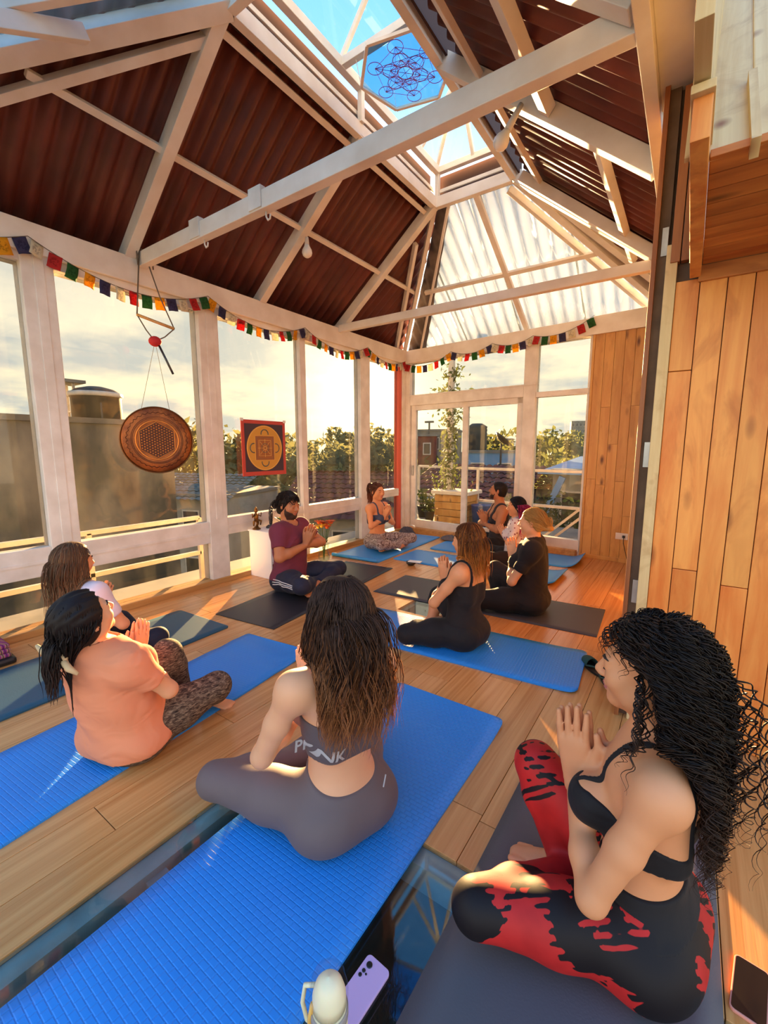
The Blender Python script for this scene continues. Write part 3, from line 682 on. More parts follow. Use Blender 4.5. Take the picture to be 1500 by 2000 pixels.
fbox('transom', 2.25, 2.92, 2.08, 2.15, -.02, .07, M_white)
fbox('threshold', .15, 2.9, 0.0, .075, -.10, .12, M_sill)
fbox('sill_rail', 2.25, 2.92, .05, .2, -.02, .08, M_white)
door = struct(empty('door_1'), 'white framed sliding glass door', 'door'); 
for nm, a in (('stile', (.16, .25, .10, 2.10)), ('stile', (1.13, 1.215, .10, 2.10)), ('bottom_rail', (.25, 2.08, .075, .21)), ('top_rail', (.25, 2.08, 2.02, 2.10)), ('stile', (1.99, 2.08, .10, 2.10))):
    fbox(nm, *a, .0, .06, M_white, door)
fbox('pane', .25, 1.13, .21, 2.02, .03, .036, M_glass, door, 0)
fbox('pane', 1.215, 1.99, .21, 2.02, .03, .036, M_glass, door, 0)
fbox('door_handle', .19, .215, .95, 1.12, -.03, .0, M_galv, door)
fbox('pane', .15, 2.08, 2.26, 2.77, .03, .036, M_glass, None, 0)
fbox('pane', 2.25, 2.90, 2.15, 2.77, .03, .036, M_glass, None, 0)
fbox('pane', 2.25, 2.90, .2, 2.08, .03, .036, M_glass, None, 0)
# pine panelled part: boards with butt joints
wp = struct(empty('wall_pine'), 'knotty pine board wall beside the sliding door', 'wall')
s = 2.965; k = 0
splits = [(1.02,), (.95, 1.9), (0.55, 1.45), (1.0, ), (.58, 1.9), (1.3,), (.7, 2.0), (1.1,), (0.9,)]
while s < 3.95:
    zs = [0.04] + list(splits[k % len(splits)]) + [2.84]
    for a, b in zip(zs[:-1], zs[1:]): fbox('board', s + .001, s + .108, a + .001, b - .001, -.035, -.012, M_pine, wp, .0015)
    s += .11; k += 1
fbox('backing', 2.96, 3.96, 0, 2.86, -.012, .06, M_trim, wp, 0)
fbox('pine_edge', 2.935, 2.965, 0, 2.86, -.045, .07, M_pine, wp)
fbox('top_trim', 2.93, 3.95, 2.845, 2.985, -.055, .1, M_whitebeam, wp)
fbox('baseboard', 2.96, 3.95, 0, .05, -.045, -.03, M_pine, wp)
# ---- near right partition of stained boards with the door jamb
wr = struct(empty('wall_right'), 'stained pine plank partition on the right', 'wall')
YP = 2.46
MB().box((-.215, YP - .005, 0), (-.195, YP + .10, 2.96)).build('red_trim', M_trim, wr, bevel=.002)
MB().box((-.195, YP + .03, 0), (-.155, YP + .10, 2.96)).build('door_edge', M_darktrim, wr)
MB().box((-.157, YP - .012, 0), (-.112, YP + .08, 2.30)).build('jamb', M_pale, wr, bevel=.003)
for z in (2.33, 1.37, 0.68):
    MB().box((-.182, YP + .022, z - .06), (-.158, YP + .032, z + .06)).build('hinge', M_galv, wr, label='steel door hinge')
k = 0; x = -.112
psp = [(1.75,), (.83,), (), (.78,), (1.9,), (1.2,), (.6,), (1.5,)]
while x < 1.3:
    zs = [0.0] + list(psp[k % 8]) + [2.14]; w = .088 + .012 * rnd.random()
    for a, b in zip(zs[:-1], zs[1:]): MB().box((x + .0015, YP, a + .0015), (x + w - .0015, YP + .025, b - .0015)).build('board', M_stain, wr, bevel=.003)
    x += w; k += 1
MB().box((-.112, YP + .02, 0), (1.3, YP + .09, 2.3)).build('backing', M_darktrim, wr)
MB().box((-.03, YP - .02, 2.12), (1.3, YP, 2.185)).build('top_moulding', M_stainx, wr, bevel=.003)
wq = struct(empty('wall_side'), 'pine board side wall behind the partition', 'wall')
y = YP + .11
while y < 5.95:
    for a, b in ((0, 1.3), (1.3, 2.93)): MB().box((-.205, y + .001, a + .001), (-.185, y + .119, b - .001)).build('board', M_pine, wq, bevel=.0015)
    y += .12
MB().box((-.185, YP + .11, 0), (-.14, 6.05, 2.94)).build('backing', M_darktrim, wq)
# loft soffit and slanted pale boards above the partition
lf = struct(empty('ceiling_loft'), 'boarded underside of a small loft at upper right', 'ceiling')
y = YP - .02; 
while y > 1.62:
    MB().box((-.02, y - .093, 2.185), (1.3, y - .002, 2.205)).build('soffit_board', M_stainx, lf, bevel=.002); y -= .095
MB().box((-.062, 1.40, 2.14), (-.022, YP - .01, 2.24)).build('fascia', M_stain, lf, bevel=.003)
MB().box((-.068, 1.38, 2.235), (-.018, YP - .01, 2.255)).build('fascia_cap', M_pale, lf, bevel=.003)
y0, z0 = 1.60, 2.19
for i in range(9):
    xa = -.03 + i * .1
    a = Vector((xa + .05, y0, z0)); b = Vector((xa + .05 - .03, y0 + .95, z0 + 1.22))
    o = MB().bar(a, b, .097, .02, (0, -.78, .62)).build('slanted_board', M_pale, lf, bevel=.004); o.location = (0, -.006 * (i % 3), 0)
MB().bar((.075, 1.575, 2.17), (.06, 1.80, 2.47), .02, .05, (0, -.78, .62)).build('loose_batten', M_pale, lf)
for xx, zt in ((-.14, 2.92), (-.10, 2.95)):
    MB().box((xx, YP - .02, 2.22), (xx + .036, YP + .02, zt)).build('trim_board', M_trim, lf, bevel=.002)
MB().box((-.064, 1.2, 2.26), (-.03, YP + .1, 3.4)).build('side_cladding', M_pale, lf, bevel=.002)
MB().box((-.195, YP + .06, 2.2), (-.03, YP + .10, 3.0)).build('opening_shade_panel', M_darktrim, lf)  # added panel: blocks slits of daylight, dark colour stands in for a shaded opening
MB().bar((.42, 1.615, 2.215), (.39, 2.58, 3.45), 1.0, .012, (0, -.78, .62)).build('board_backing', M_pale, lf)
MB().box((-.10, .5, 2.92), (-.064, 2.52, 2.965)).build('edge_trim', M_trim, lf, bevel=.002)
# ---- roof
rf = struct(empty('ceiling'), 'open hipped roof of brown corrugated sheets on white beams', 'ceiling')
EL, ER, EZ = -4.0, -.27, 2.96
RL, RR, RZ = -2.56, -1.66, 4.10
YN, YF = 2.0, 4.68          # ring ends
EN, EF = 0.05, 6.30         # eave ends
NL = Vector((-(RZ - EZ), 0, RL - EL)).normalized(); NR = Vector(((RZ - EZ), 0, ER - RR)).normalized(); NF = Vector((0, RZ - EZ, EF - YF)).normalized()
def mem(nm, a, b, w=.07, h=.10, up=(0, 0, 1), m=None):
    return MB().bar(a, b, w, h, up).build(nm, m or M_whitebeam, rf, bevel=.004)
def LP(x, y, off=0): return Vector((x, y, EZ + (x - EL) * (RZ - EZ) / (RL - EL))) + NL * off
def RP(x, y, off=0): return Vector((x, y, EZ + (ER - x) * (RZ - EZ) / (ER - RR))) + NR * off
def HP(x, y, off=0): return Vector((x, y, EZ + (EF - y) * (RZ - EZ) / (EF - YF))) + NF * off
# ring
mem('ring_beam', (RL, YN, RZ), (RL, YF, RZ), .06, .11); mem('ring_beam', (RR, YN, RZ), (RR, YF, RZ), .06, .11)
mem('ring_beam', (RL, YF, RZ), (RR, YF, RZ), .06, .11); mem('ring_beam', (RL, YN, RZ), (RR, YN, RZ), .06, .11)
for y in (1.97, 3.34, 4.67): mem('rafter', LP(EL, y), LP(RL, y), .085, .11, NL)
for y in (1.97, 3.10, 4.67): mem('rafter', RP(ER, y), RP(RR, y), .085, .11, NR)
mem('hip_rafter', LP(EL, EN), (RL, YN, RZ), .10, .12, NL); mem('hip_rafter', (EL + .03, EF, EZ), (RL, YF, RZ), .05, .08)
mem('hip_rafter', (ER, EN, EZ), (RR, YN, RZ), .10, .12, NR); mem('hip_rafter', (ER, EF, EZ), (RR, YF, RZ), .08, .10)
mem('jack_rafter', LP(-3.96, 6.05), LP(-2.90, 4.84), .045, .06, NL); mem('jack_rafter', LP(-4.0, .35), LP(-2.73, 1.95), .055, .065, NL)
mem('jack_rafter', RP(-.33, 4.55, -.02), RP(-1.52, 4.50, -.02), .06, .09, NR); mem('jack_rafter', (ER - .05, 5.75, EZ + .1), (RR + .05, 4.72, RZ), .09, .06)
for x in (-3.29, -2.66): mem('purlin', LP(x, 1.15 if x < -3 else 2.0, .01), LP(x, 5.5 if x < -3 else 4.8, .01), .045, .045, NL)
mem('purlin', RP(-1.36, 1.6, .01), RP(-1.36, 4.7, .01), .045, .04, NR); mem('purlin', RP(-.89, 1.2, .0), RP(-.89, 3.05, .0), .07, .07, NR); mem('purlin', RP(-.61, 3.12, .0), RP(-.61, 5.2, .0), .05, .06, NR)
mem('hip_purlin', HP(-3.15, 5.52), HP(-1.0, 5.52), .05, .04, NF); mem('hip_centre_rafter', HP(-2.09, YF), HP(-1.95, EF), .06, .05, NF)
mem('clear_sheet_rafter', HP(-2.40, YF + .03), HP(-3.66, EF), .03, .04, NF)
# tie beams
for y, w in ((2.06, .11), (4.62, .09)):
    MB().bar((EL, y, EZ + .0), (ER, y, EZ + .0), .07, w).build('tie_beam', M_whitebeam, rf, bevel=.005)
for x in (-3.08, -2.41): 
    MB().box((x - .06, 2.016, EZ - .045), (x + .06, 2.06, EZ + .085)).build('tie_bracket', M_white, rf, bevel=.004)
    MB().tube([(x + .06, 2.06, 2.90), (x + .06, 2.06, 2.87), (x + .075, 2.06, 2.845), (x + .095, 2.06, 2.85), (x + .10, 2.06, 2.875)], .006, 6).build('hook', M_white, rf, True)
MB().box((ER - .02, EN, 2.90), (ER + .035, 3.45, 3.04)).build('eave_beam', M_whitebeam, rf, bevel=.004)
MB().box((ER + .035, .2, 2.955), (-.10, 2.62, 2.985)).build('eave_soffit', M_whitebeam, rf, bevel=.003)
MB().box((ER - .02, 3.45, 2.94), (ER + .035, 6.3, 3.04)).build('eave_beam', M_whitebeam, rf)
MB().box((EL - .04, EN - .04, 2.90), (ER, EN + .04, 3.02)).build('eave_beam', M_whitebeam, rf)
# corrugated sheets
def sheet(nm, P, b0, b1, arange, period, amp, m, nrm, na=2, per=8, th=None):
    """P(b,a01) -> point on the plane; wave across b"""
    nb = max(4, int((b1 - b0) / period * per)); vs = []; fs = []
    for i in range(nb + 1):
        b = b0 + (b1 - b0) * i / nb; w = amp * math.cos(2 * math.pi * b / period)
        lo, hi = arange(b)
        for j in range(na + 1): vs.append(P(b, lo + (hi - lo) * j / na) + nrm * w)
    for i in range(nb):
        for j in range(na): q = i * (na + 1) + j; fs.append((q, q + 1, q + na + 2, q + na + 1))
    o = MB().add(vs, fs).build(nm, m, rf, smooth=True)
    sd = o.modifiers.new('thickness', 'SOLIDIFY'); sd.thickness = .004
    return o
OV = .075
def frac_y(y):
    if y > YF: return max(0.0, 1 - (y - YF) / (EF - YF))
    if y < YN: return max(0.0, 1 - (YN - y) / (YN - EN))
    return 1.0
edges = [0.1, .95, 1.9, 2.8, 3.7, 4.6, 5.45, 6.28]
for a, b in zip(edges[:-1], edges[1:]):
    sheet('roof_sheet', lambda y, t: LP(EL - .12 + (RL - EL + .16) * t, y, OV), a, b + .03, lambda y: (0, min(1, frac_y(y) + .10)), .125, .023, M_brown, NL)
    sheet('roof_sheet', lambda y, t: RP(ER + .03 - (ER - RR - .06) * t, y, OV), a, b + .03, lambda y: (0, min(1, frac_y(y) + .06)), .125, .018, M_brown, NR)
def clear_mat():
    m = bpy.data.materials.new('clear_corrugated'); m.use_nodes = True; n = NT(m); m.node_tree.nodes.clear(); MATS['clear'] = m
    out = n.n('ShaderNodeOutputMaterial'); tr = n.n('ShaderNodeBsdfTransparent'); tr.inputs[0].default_value = (.52, .55, .57, 1)
    gl = n.n('ShaderNodeBsdfGlossy'); gl.inputs['Roughness'].default_value = 0.12; tl = n.n('ShaderNodeBsdfTranslucent'); tl.inputs[0].default_value = (.95, .93, .88, 1)
    fr = n.n('ShaderNodeLayerWeight'); fr.inputs[0].default_value = .35
    m1 = n.n('ShaderNodeMixShader'); n.l(n.math('MULTIPLY', fr.outputs['Facing'], .75, True), m1.inputs[0]); n.l(tr.outputs[0], m1.inputs[1]); n.l(gl.outputs[0], m1.inputs[2])
    m2 = n.n('ShaderNodeMixShader'); n.l(n.math('ADD', n.math('MULTIPLY', n.noise(n.coord('Object', (3, .6, .6)), 2.0, 5, .6), .07), .005), m2.inputs[0]); n.l(m1.outputs[0], m2.inputs[1]); n.l(tl.outputs[0], m2.inputs[2])
    n.l(m2.outputs[0], out.inputs[0]); m.diffuse_color = (.9, .95, 1, .5); return m
M_clear = clear_mat()
M_greysheet = mottled('grey_overlap_sheet', srgb(120, 104, 92), srgb(84, 70, 62), 5, .5)
def fx(x):
    if x < RL: return (x - EL) / (RL - EL)
    if x > RR: return (ER - x) / (ER - RR)
    return 1.0
def gx(x):     # where the clear sheet starts, left of that the grey overlap strip
    return max(0.0, min(1.0, (x + 3.66) / (3.66 - 2.40))) if x > -3.66 else 0.0
HPt = lambda x, t: HP(x, EF + .1 - (EF - YF + .06) * t, OV)
xe = [-3.64, -2.9, -2.09, -1.25, -.3]
for a, b in zip(xe[:-1], xe[1:]):
    sheet('clear_roof_sheet', HPt, a, b + .02, lambda x: (0, min(fx(x), gx(x) if x < -2.40 else 1)), .15, .016, M_clear, NF, 3, 10)
sheet('overlap_sheet', HPt, -3.97, -2.42, lambda x: (gx(x), max(gx(x), fx(x))), .15, .016, M_greysheet, NF)
# ridge flashing on the right hip: wavy translucent strip seen from below
vs = []; fs = []; A = Vector((RR + .0, YF + .06, RZ - .02)); B = Vector((ER - .02, EF + .0, EZ + .02)); nseg = 90
sidev = Vector((-.62, -.0, -.0))
for i in range(nseg + 1):
    t = i / nseg; p = A.lerp(B, t); wv = .025 * math.cos(t * 2 * math.pi * 17)
    vs += [p + Vector((-.05, .04, .05 + wv)), p + Vector((.10, .10, .10 + wv))]
for i in range(nseg): fs.append((2 * i, 2 * i + 1, 2 * i + 3, 2 * i + 2))
o = MB().add(vs, fs).build('ridge_flashing', M_greysheet, rf, True); o.modifiers.new('t', 'SOLIDIFY').thickness = .003
mem('hip_trim', A + Vector((-.10, .06, -.02)), B + Vector((-.16, .02, .0)), .05, .07)
# near hip: plain glass between bars
NN = Vector((0, -(RZ - EZ), YN - EN)).normalized()
MB().add([(EL + .05, EN, EZ + .08), (ER - .05, EN, EZ + .08), (RR, YN, RZ + .08), (RL, YN, RZ + .08)], [(0, 1, 2, 3)]).build('near_glass_slope', M_glasssky, rf).modifiers.new('t', 'SOLIDIFY').thickness = .006
for a, b in ((( -3.55, EN, EZ + .06), (-2.50, YN - .30, RZ - .08)), ((-2.95, EN, EZ + .05), (-2.95, 1.33, 3.68)), ((-2.1, EN, EZ + .05), (-2.1, YN, RZ))): mem('near_slope_bar', a, b, .05, .08)
M_curb = new_mat('dark_curb', srgb(58, 32, 26), .8)[0]
# skylight lantern on the ring
LT = 4.42
for x in (RL + .03, RR - .03):
    mem('lantern_rail', (x, YN - .1, LT), (x, YF, LT), .06, .07)
    for y in (YN, 3.30, YF): mem('lantern_post', (x, y, RZ + .05), (x, y, LT), .045, .045, (0, 1, 0))
    mem('lantern_slat', (x - (.05 if x < -2 else -.05), YN, 4.24), (x - (.05 if x < -2 else -.05), YF, 4.24), .02, .035)
for y in (YN - .1, 3.04, YF): mem('lantern_crossbar', (RL, y, LT), (RR, y, LT), .055, .06)
mem('lantern_slat', (RL, YF + .02, 4.22), (RR, YF + .02, 4.22), .02, .035)
for x, s_ in ((RL - .07, -1), (RR + .06, 1)):
    MB().box((x - .008, YN, 4.08), (x + .008, YF, 4.40)).build('lantern_curb', M_curb, rf)
MB().box((RL, YF + .08, 4.08), (RR, YF + .095, 4.40)).build('lantern_curb', M_curb, rf)
RG = 4.95; XM = (RL + RR) / 2
mem('lantern_ridge', (XM, 1.7, RG), (XM, 4.3, RG), .045, .05)
for y in (2.2, 3.04, 4.3):
    for x in (RL, RR): mem('lantern_bar', (x, min(y, YF), LT), (XM, y, RG), .03, .035)
for x in (RL, RR, XM): mem('lantern_hip_bar', (x, YF, LT), (XM, 4.3, RG), .035, .04)
g = MB(); g.add([(RL, YN - .1, LT + .03), (RL, YF, LT + .03), (XM, 4.3, RG + .03), (XM, 1.7, RG + .03)], [(0, 1, 2, 3)]); g.build('lantern_pane', M_glasssky, rf)
g = MB(); g.add([(RR, YN - .1, LT + .03), (RR, YF, LT + .03), (XM, 4.3, RG + .03), (XM, 1.7, RG + .03)], [(0, 3, 2, 1)]); g.build('lantern_pane', M_glasssky, rf)
g = MB(); g.add([(RL, YF, LT + .03), (RR, YF, LT + .03), (XM, 4.3, RG + .03)], [(0, 1, 2)]); g.build('lantern_pane', M_glasssky, rf)
# ================================================================== mats
def mat_foam(name, c1, c2, kind='weave', rough=.45):
    m, n, b = new_mat(name, c1, rough, 0, .5); v = n.coord('Object')
    f = n.noise(v, 3, 4); n.l(n.mix(f, c1, c2), b.inputs['Base Color'])
    if kind == 'weave':
        br = n.n('ShaderNodeTexBrick'); br.inputs['Scale'].default_value = 1.0; br.inputs['Brick Width'].default_value = .030; br.inputs['Row Height'].default_value = .019; br.inputs['Mortar Size'].default_value = .003; br.inputs['Mortar Smooth'].default_value = 1.0
        n.l(v, br.inputs['Vector']); h = n.math('SUBTRACT', 1.0, br.outputs['Fac'])
        n.l(n.bump(h, .55, .0025), b.inputs['Normal'])
    else:
        n.l(n.bump(n.noise(v, 160, 3), .25, .002), b.inputs['Normal'])
    return m
MB_blue = mat_foam('blue_foam', srgb(40, 140, 220), srgb(32, 126, 210)); MB_blue2 = mat_foam('light_blue_foam', srgb(58, 152, 228), srgb(48, 142, 220), 'grain', .4)
MB_teal = mat_foam('teal_rubber', srgb(36, 86, 108), srgb(30, 74, 96), 'grain'); MB_blackm = mat_foam('black_rubber', srgb(44, 44, 50), srgb(34, 34, 40), 'grain', .45)
MB_grey = mat_foam('grey_rubber', srgb(72, 72, 76), srgb(60, 60, 64), 'grain', .5); MB_slate = mat_foam('slate_rubber', srgb(92, 88, 92), srgb(80, 76, 80), 'grain', .55)
M_under = new_mat('mat_underside', (.02, .02, .025), .7)[0]
def yoga_mat(label, c, ang, L, Wd, mat, th=.009, rnd_c=.03, lift0=0.0, lift1=0.0, roll0=0.0, ripple=0.0, z0=.0006):
    """long axis local y. lift*: how high an end curls up, roll0: radius of a rolled near end"""
    m = 10; vs = []; fs = []
    ys = np.unique(np.round(np.concatenate([np.linspace(-L / 2 + .1, L / 2 - .1, 37)] + [e_ * (L / 2 - .1 * (1 - np.sin(np.linspace(0, 1, 9) * math.pi / 2))) for e_ in (-1, 1)]), 6)); n = len(ys) - 1
    def prof(y):
        z = 0.0; yy = y
        for e, lf in ((-1, lift0), (1, lift1)):
            if lf:
                d = max(0, .22 - (L / 2 - e * y)) / .22; z += lf * d * d; yy -= e * lf * .35 * d * d
        if ripple: z += ripple * max(0, math.sin(y * 34 + .6)) * max(0, 1 - (L / 2 - y) / .55)
        return yy, z
    for iy, y in enumerate(ys):
        e = L / 2 - abs(y); inset = 0.0
        if e < rnd_c: inset = rnd_c - math.sqrt(max(0, rnd_c ** 2 - (rnd_c - e) ** 2))
        yy, z = prof(y)
        for ix in range(m + 1):
            x = (-Wd / 2 + inset) + (Wd - 2 * inset) * ix / m; vs.append((x, yy, z + th + (.0 if not ripple else .3 * ripple * math.sin(x * 9 + y * 20) * (1 if y > L / 2 - .5 else 0))))
    top = len(vs)
    for v in list(vs): vs.append((v[0], v[1], v[2] - th))
    w = m + 1
    for iy in range(n):
        for ix in range(m):
            a = iy * w + ix; fs.append((a, a + 1, a + w + 1, a + w)); fs.append((top + a, top + a + w, top + a + w + 1, top + a + 1))
        for a, b in ((iy * w, (iy + 1) * w), ((iy + 1) * w + m, iy * w + m)): fs.append((a, b, top + b, top + a))
    for a in range(m): fs.append((a, top + a, top + a + 1, a + 1)); q = n * w + a; fs.append((q, q + 1, top + q + 1, top + q))
    o = MB().add(vs, fs).build('yoga_mat', mat, None, smooth=False); o.data.materials.append(M_under)
    for pol in o.data.polygons:
        if pol.normal.z < -.5: pol.material_index = 1
        if abs(pol.normal.z) > .5: pol.use_smooth = True
    o.location = (c[0], c[1], z0); o.rotation_euler = (0, 0, R(ang))
    if roll0:
        t = MB().tube([(-Wd / 2 + .01, -L / 2, roll0 + .001), (Wd / 2 - .01, -L / 2, roll0 + .001)], roll0, 14).build('rolled_end', mat, o, True)
    return tag(o, label, 'yoga mat', 'yoga mats on the floor')
yoga_mat('long blue yoga mat under the woman with wavy brown hair', (-.985, 1.04), 0, 2.0, .64, MB_blue, lift1=.02)
yoga_mat('blue yoga mat rippled at its far end under the apricot-shirted woman', (-2.255, 1.09), 5.5, 1.86, .60, MB_blue, ripple=.006)
yoga_mat('teal yoga mat nearest the left windows', (-3.16, 1.03), 2.5, 1.9, .66, MB_teal)
yoga_mat('black yoga mat under the bearded man', (-2.98, 3.12), 6, 2.0, .66, MB_blackm, th=.005, rnd_c=.004)
yoga_mat('blue yoga mat under the copper-haired woman', (-1.37, 2.755), 94.5, 1.88, .60, MB_blue, rnd_c=.06, lift0=.012)
yoga_mat('thin grey yoga mat under the blonde woman', (-1.47, 3.72), 93, 2.0, .66, MB_grey, th=.004, rnd_c=.004)
yoga_mat('blue yoga mat with curled end under the woman with pink hair', (-2.0, 4.82), 90, 2.0, .62, MB_blue2, lift0=.05)
yoga_mat('blue yoga mat under the man in the tank top', (-1.93, 5.62), 92, 1.98, .62, MB_blue2, lift0=.08, rnd_c=.08)
yoga_mat('blue yoga mat with rolled near end under the ponytailed woman', (-3.45, 5.15), 3, 1.85, .72, MB_blue2, roll0=.022)
yoga_mat('slate grey yoga mat under the curly-haired woman', (-.145, 1.02), 0, 1.86, .66, MB_slate, th=.005, rnd_c=.004)
# ================================================================== hanging gong
M_gong = mottled('hammered_bronze', srgb(150, 84, 34), srgb(108, 54, 20), 9, .38, .35, 60, metal=.55); M_gongr = new_mat('bronze_rim', srgb(96, 60, 28), .35, .7)[0]; M_gongl = new_mat('bronze_bright', srgb(206, 130, 58), .35, .6)[0]; M_gongd = new_mat('bronze_etched', srgb(78, 36, 14), .5, .4)[0]
M_rope = cloth('grey_rope', srgb(112, 96, 82), .9)
gl = empty('gong', (-3.76, 2.0, 1.19)); gl.scale = (.92, .92, .92); tag(gl, 'round bronze gong with honeycomb pattern hanging before the window', 'gong')
gx_ = Vector((3.76, -2.0, -.05)).normalized()      # faces the camera side
Q = Vector((0, 0, 1)).rotation_difference(gx_)
def gp(u, v, w=0.0): return tuple(Q @ Vector((u, v, w)) + Vector((0, 0, .305)))
up_ = Q.inverted() @ Vector((0, 0, 1)); rt_ = Q.inverted() @ Vector((gx_.y * -1, gx_.x, 0)).normalized()
def gq(a, b, w=0.0): return gp(*(rt_ * a + up_ * b + Vector((0, 0, w))))
MB().lathe([(.0, -.004), (.15, -.002), (.2, .004), (.285, .0), (.302, -.012), (.305, -.04), (.298, -.042), (.29, -.015), (.2, -.006), (0.0, -.014)], (0, 0, .305), 64, gx_).build('gong_disc', M_gong, gl, True)
MB().tube([gq(.303 * math.cos(a), .303 * math.sin(a), -.008) for a in np.linspace(0, 2 * math.pi, 64, endpoint=False)], .006, 6, closed=True).build('rim', M_gongr, gl, True)
for r_, w_ in ((.178, .006), (.205, .003), (.216, .003)):
    MB().tube([gq(r_ * math.cos(a), r_ * math.sin(a), .004) for a in np.linspace(0, 2 * math.pi, 56, endpoint=False)], w_, 6, closed=True).build('ring_band', M_gongl if w_ > .004 else M_gongd, gl, True)
hexm = MB(); dark = MB(); dotm = MB()
hexm.tube([gq(.168 * math.cos(R(60 * k + 90)), .168 * math.sin(R(60 * k + 90)), .004) for k in range(6)], .004, 6, closed=True); hexm.build('hexagon_outline', M_gongl, gl)
dark.prism([gq(.164 * math.cos(R(60 * k + 90)), .164 * math.sin(R(60 * k + 90)), .0) for k in range(6)], tuple(Vector(gx_) * .004)); dark.build('hexagon_field', M_gongd, gl)
for i in range(-6, 7):
    for j in range(-6, 7):
        if abs(i + j) <= 6:
            a = (i + j * .5) * .0245; b = j * .0212; c_ = gq(b, a, .005); dotm.ball(c_, .0068, 6, 4)
dotm.build('honeycomb_dots', M_gongl, gl, True)
zz = MB(); zz.tube([gq((.245 + .014 * (k % 2)) * math.cos(2 * math.pi * k / 72), (.245 + .014 * (k % 2)) * math.sin(2 * math.pi * k / 72), .004) for k in range(72)], .003, 5, closed=True); zz.build('zigzag_band', M_gongd, gl)
hang = empty('gong_hanger', (-3.80, 2.06, 3.02)); tag(hang, 'rope hanger with wooden stick and red bead above the gong', 'hanger')
hc = Vector(hang.location)
def hl(*pts): return [tuple(Vector(q) - hc) for q in pts]
top = (-3.86, 2.02, 3.03)
A1 = Vector((-3.86, 1.96, 2.50)); B1 = Vector((-3.66, 2.16, 2.40)); bd = Vector((-3.72, 2.02, 2.28))
MB().tube(hl(top, (-3.885, 2.0, 2.75), A1), .006, 6).build('rope', M_rope, hang, True); MB().tube(hl((-3.80, 2.06, 2.89), (-3.74, 2.10, 2.65), B1), .005, 6).build('rope', M_rope, hang, True)
MB().tube(hl((-3.86, 2.0, 2.90), (-3.86, 1.995, 3.03), (-3.86, 2.12, 3.03), (-3.86, 2.125, 2.90)), .006, 6).build('rope_loop', M_rope, hang, True)
MB().tube(hl(A1, A1.lerp(B1, .3), B1), .012, 10).build('wooden_stick', M_sill, hang, True)
for e in (A1, B1):
    MB().tube(hl(e, e.lerp(bd, .5) + Vector((0, 0, -.015)), bd), .005, 6).build('rope', M_rope, hang, True)
MB().ball(tuple(bd - hc), (.05, .05, .042), 12, 8).build('red_bead', new_mat('red_yarn', srgb(186, 36, 40), .8)[0], hang, True)
for s_ in (-.072, .075):
    gq_ = Vector(gl.location) + Vector(gq(s_ * 1.6, .27, .0)) * .92; MB().tube(hl(bd, gq_), .0018, 5).build('cord', M_rope, hang)
MB().tube(hl(bd + Vector((.02, .02, -.03)), (-3.62, 2.10, 2.02)), .009, 8).build('mallet', M_steel, hang, True)
# ================================================================== mandala poster taped on the glass
po = empty('mandala_poster', (-3.945, 3.315, 1.10)); tag(po, 'yellow mandala poster with red border taped to the left glass', 'poster')
MB().box((-.006, -.31, 0), (0, .31, .61)).build('border', new_mat('poster_red', srgb(190, 68, 58), .6)[0], po); MB().box((0, -.27, .045), (.002, .27, .57)).build('field', new_mat('poster_plum', srgb(62, 44, 58), .6)[0], po)
disc = lambda ry, rz, x0, x1: MB().prism([(x0, ry * math.cos(a), .305 + rz * math.sin(a)) for a in np.linspace(0, 2 * math.pi, 56, endpoint=False)], (x1 - x0, 0, 0))
disc(.25, .25, .002, .004).build('disc', new_mat('poster_yellow', srgb(206, 150, 58), .6)[0], po); M_po = new_mat('poster_ochre', srgb(160, 96, 48), .6)[0]; M_pg = new_mat('poster_gold', srgb(228, 184, 96), .6)[0]; M_pgreen = new_mat('poster_slate', srgb(96, 96, 84), .6)[0]
ring = lambda r, w, x, m, nm='ring': MB().tube([(x, r * math.cos(a), .305 + r * math.sin(a)) for a in np.linspace(0, 2 * math.pi, 48, endpoint=False)], w, 5, closed=True).build(nm, m, po)
ring(.243, .004, .004, M_pg); ring(.05, .004, .004, M_pgreen); ring(.02, .004, .004, M_pg)
for k in range(4):
    a = R(90 * k); MB().tube([(.004, .155 * math.cos(a) + .05 * math.cos(t), .305 + .155 * math.sin(a) + .05 * math.sin(t)) for t in np.linspace(a - 1.7, a + 1.7, 14)], .007, 5).build('petal', M_pgreen, po)
MB().prism([(.004, -.135, .17), (.004, .135, .17), (.004, .135, .44), (.004, -.135, .44)], (.001, 0, 0)).build('square', M_po, po)
for hs, m_ in ((.135, M_pg), (.115, M_pgreen), (.085, M_pg)):
    MB().tube([(.005, sy * hs, .305 + sz * hs) for sy, sz in ((-1, -1), (1, -1), (1, 1), (-1, 1))], .003, 4, closed=True).build('square_outline', m_, po)
for k in range(8): MB().tube([(.005, .03 * math.cos(R(45 * k)), .305 + .03 * math.sin(R(45 * k))), (.005, .1 * math.cos(R(45 * k)), .305 + .1 * math.sin(R(45 * k)))], .0025, 4).build('spoke', M_pg, po)
for sy in (-1, 1): MB().box((.0, sy * .30 - .02, .595), (.003, sy * .30 + .02, .625)).build('tape', M_white, po)
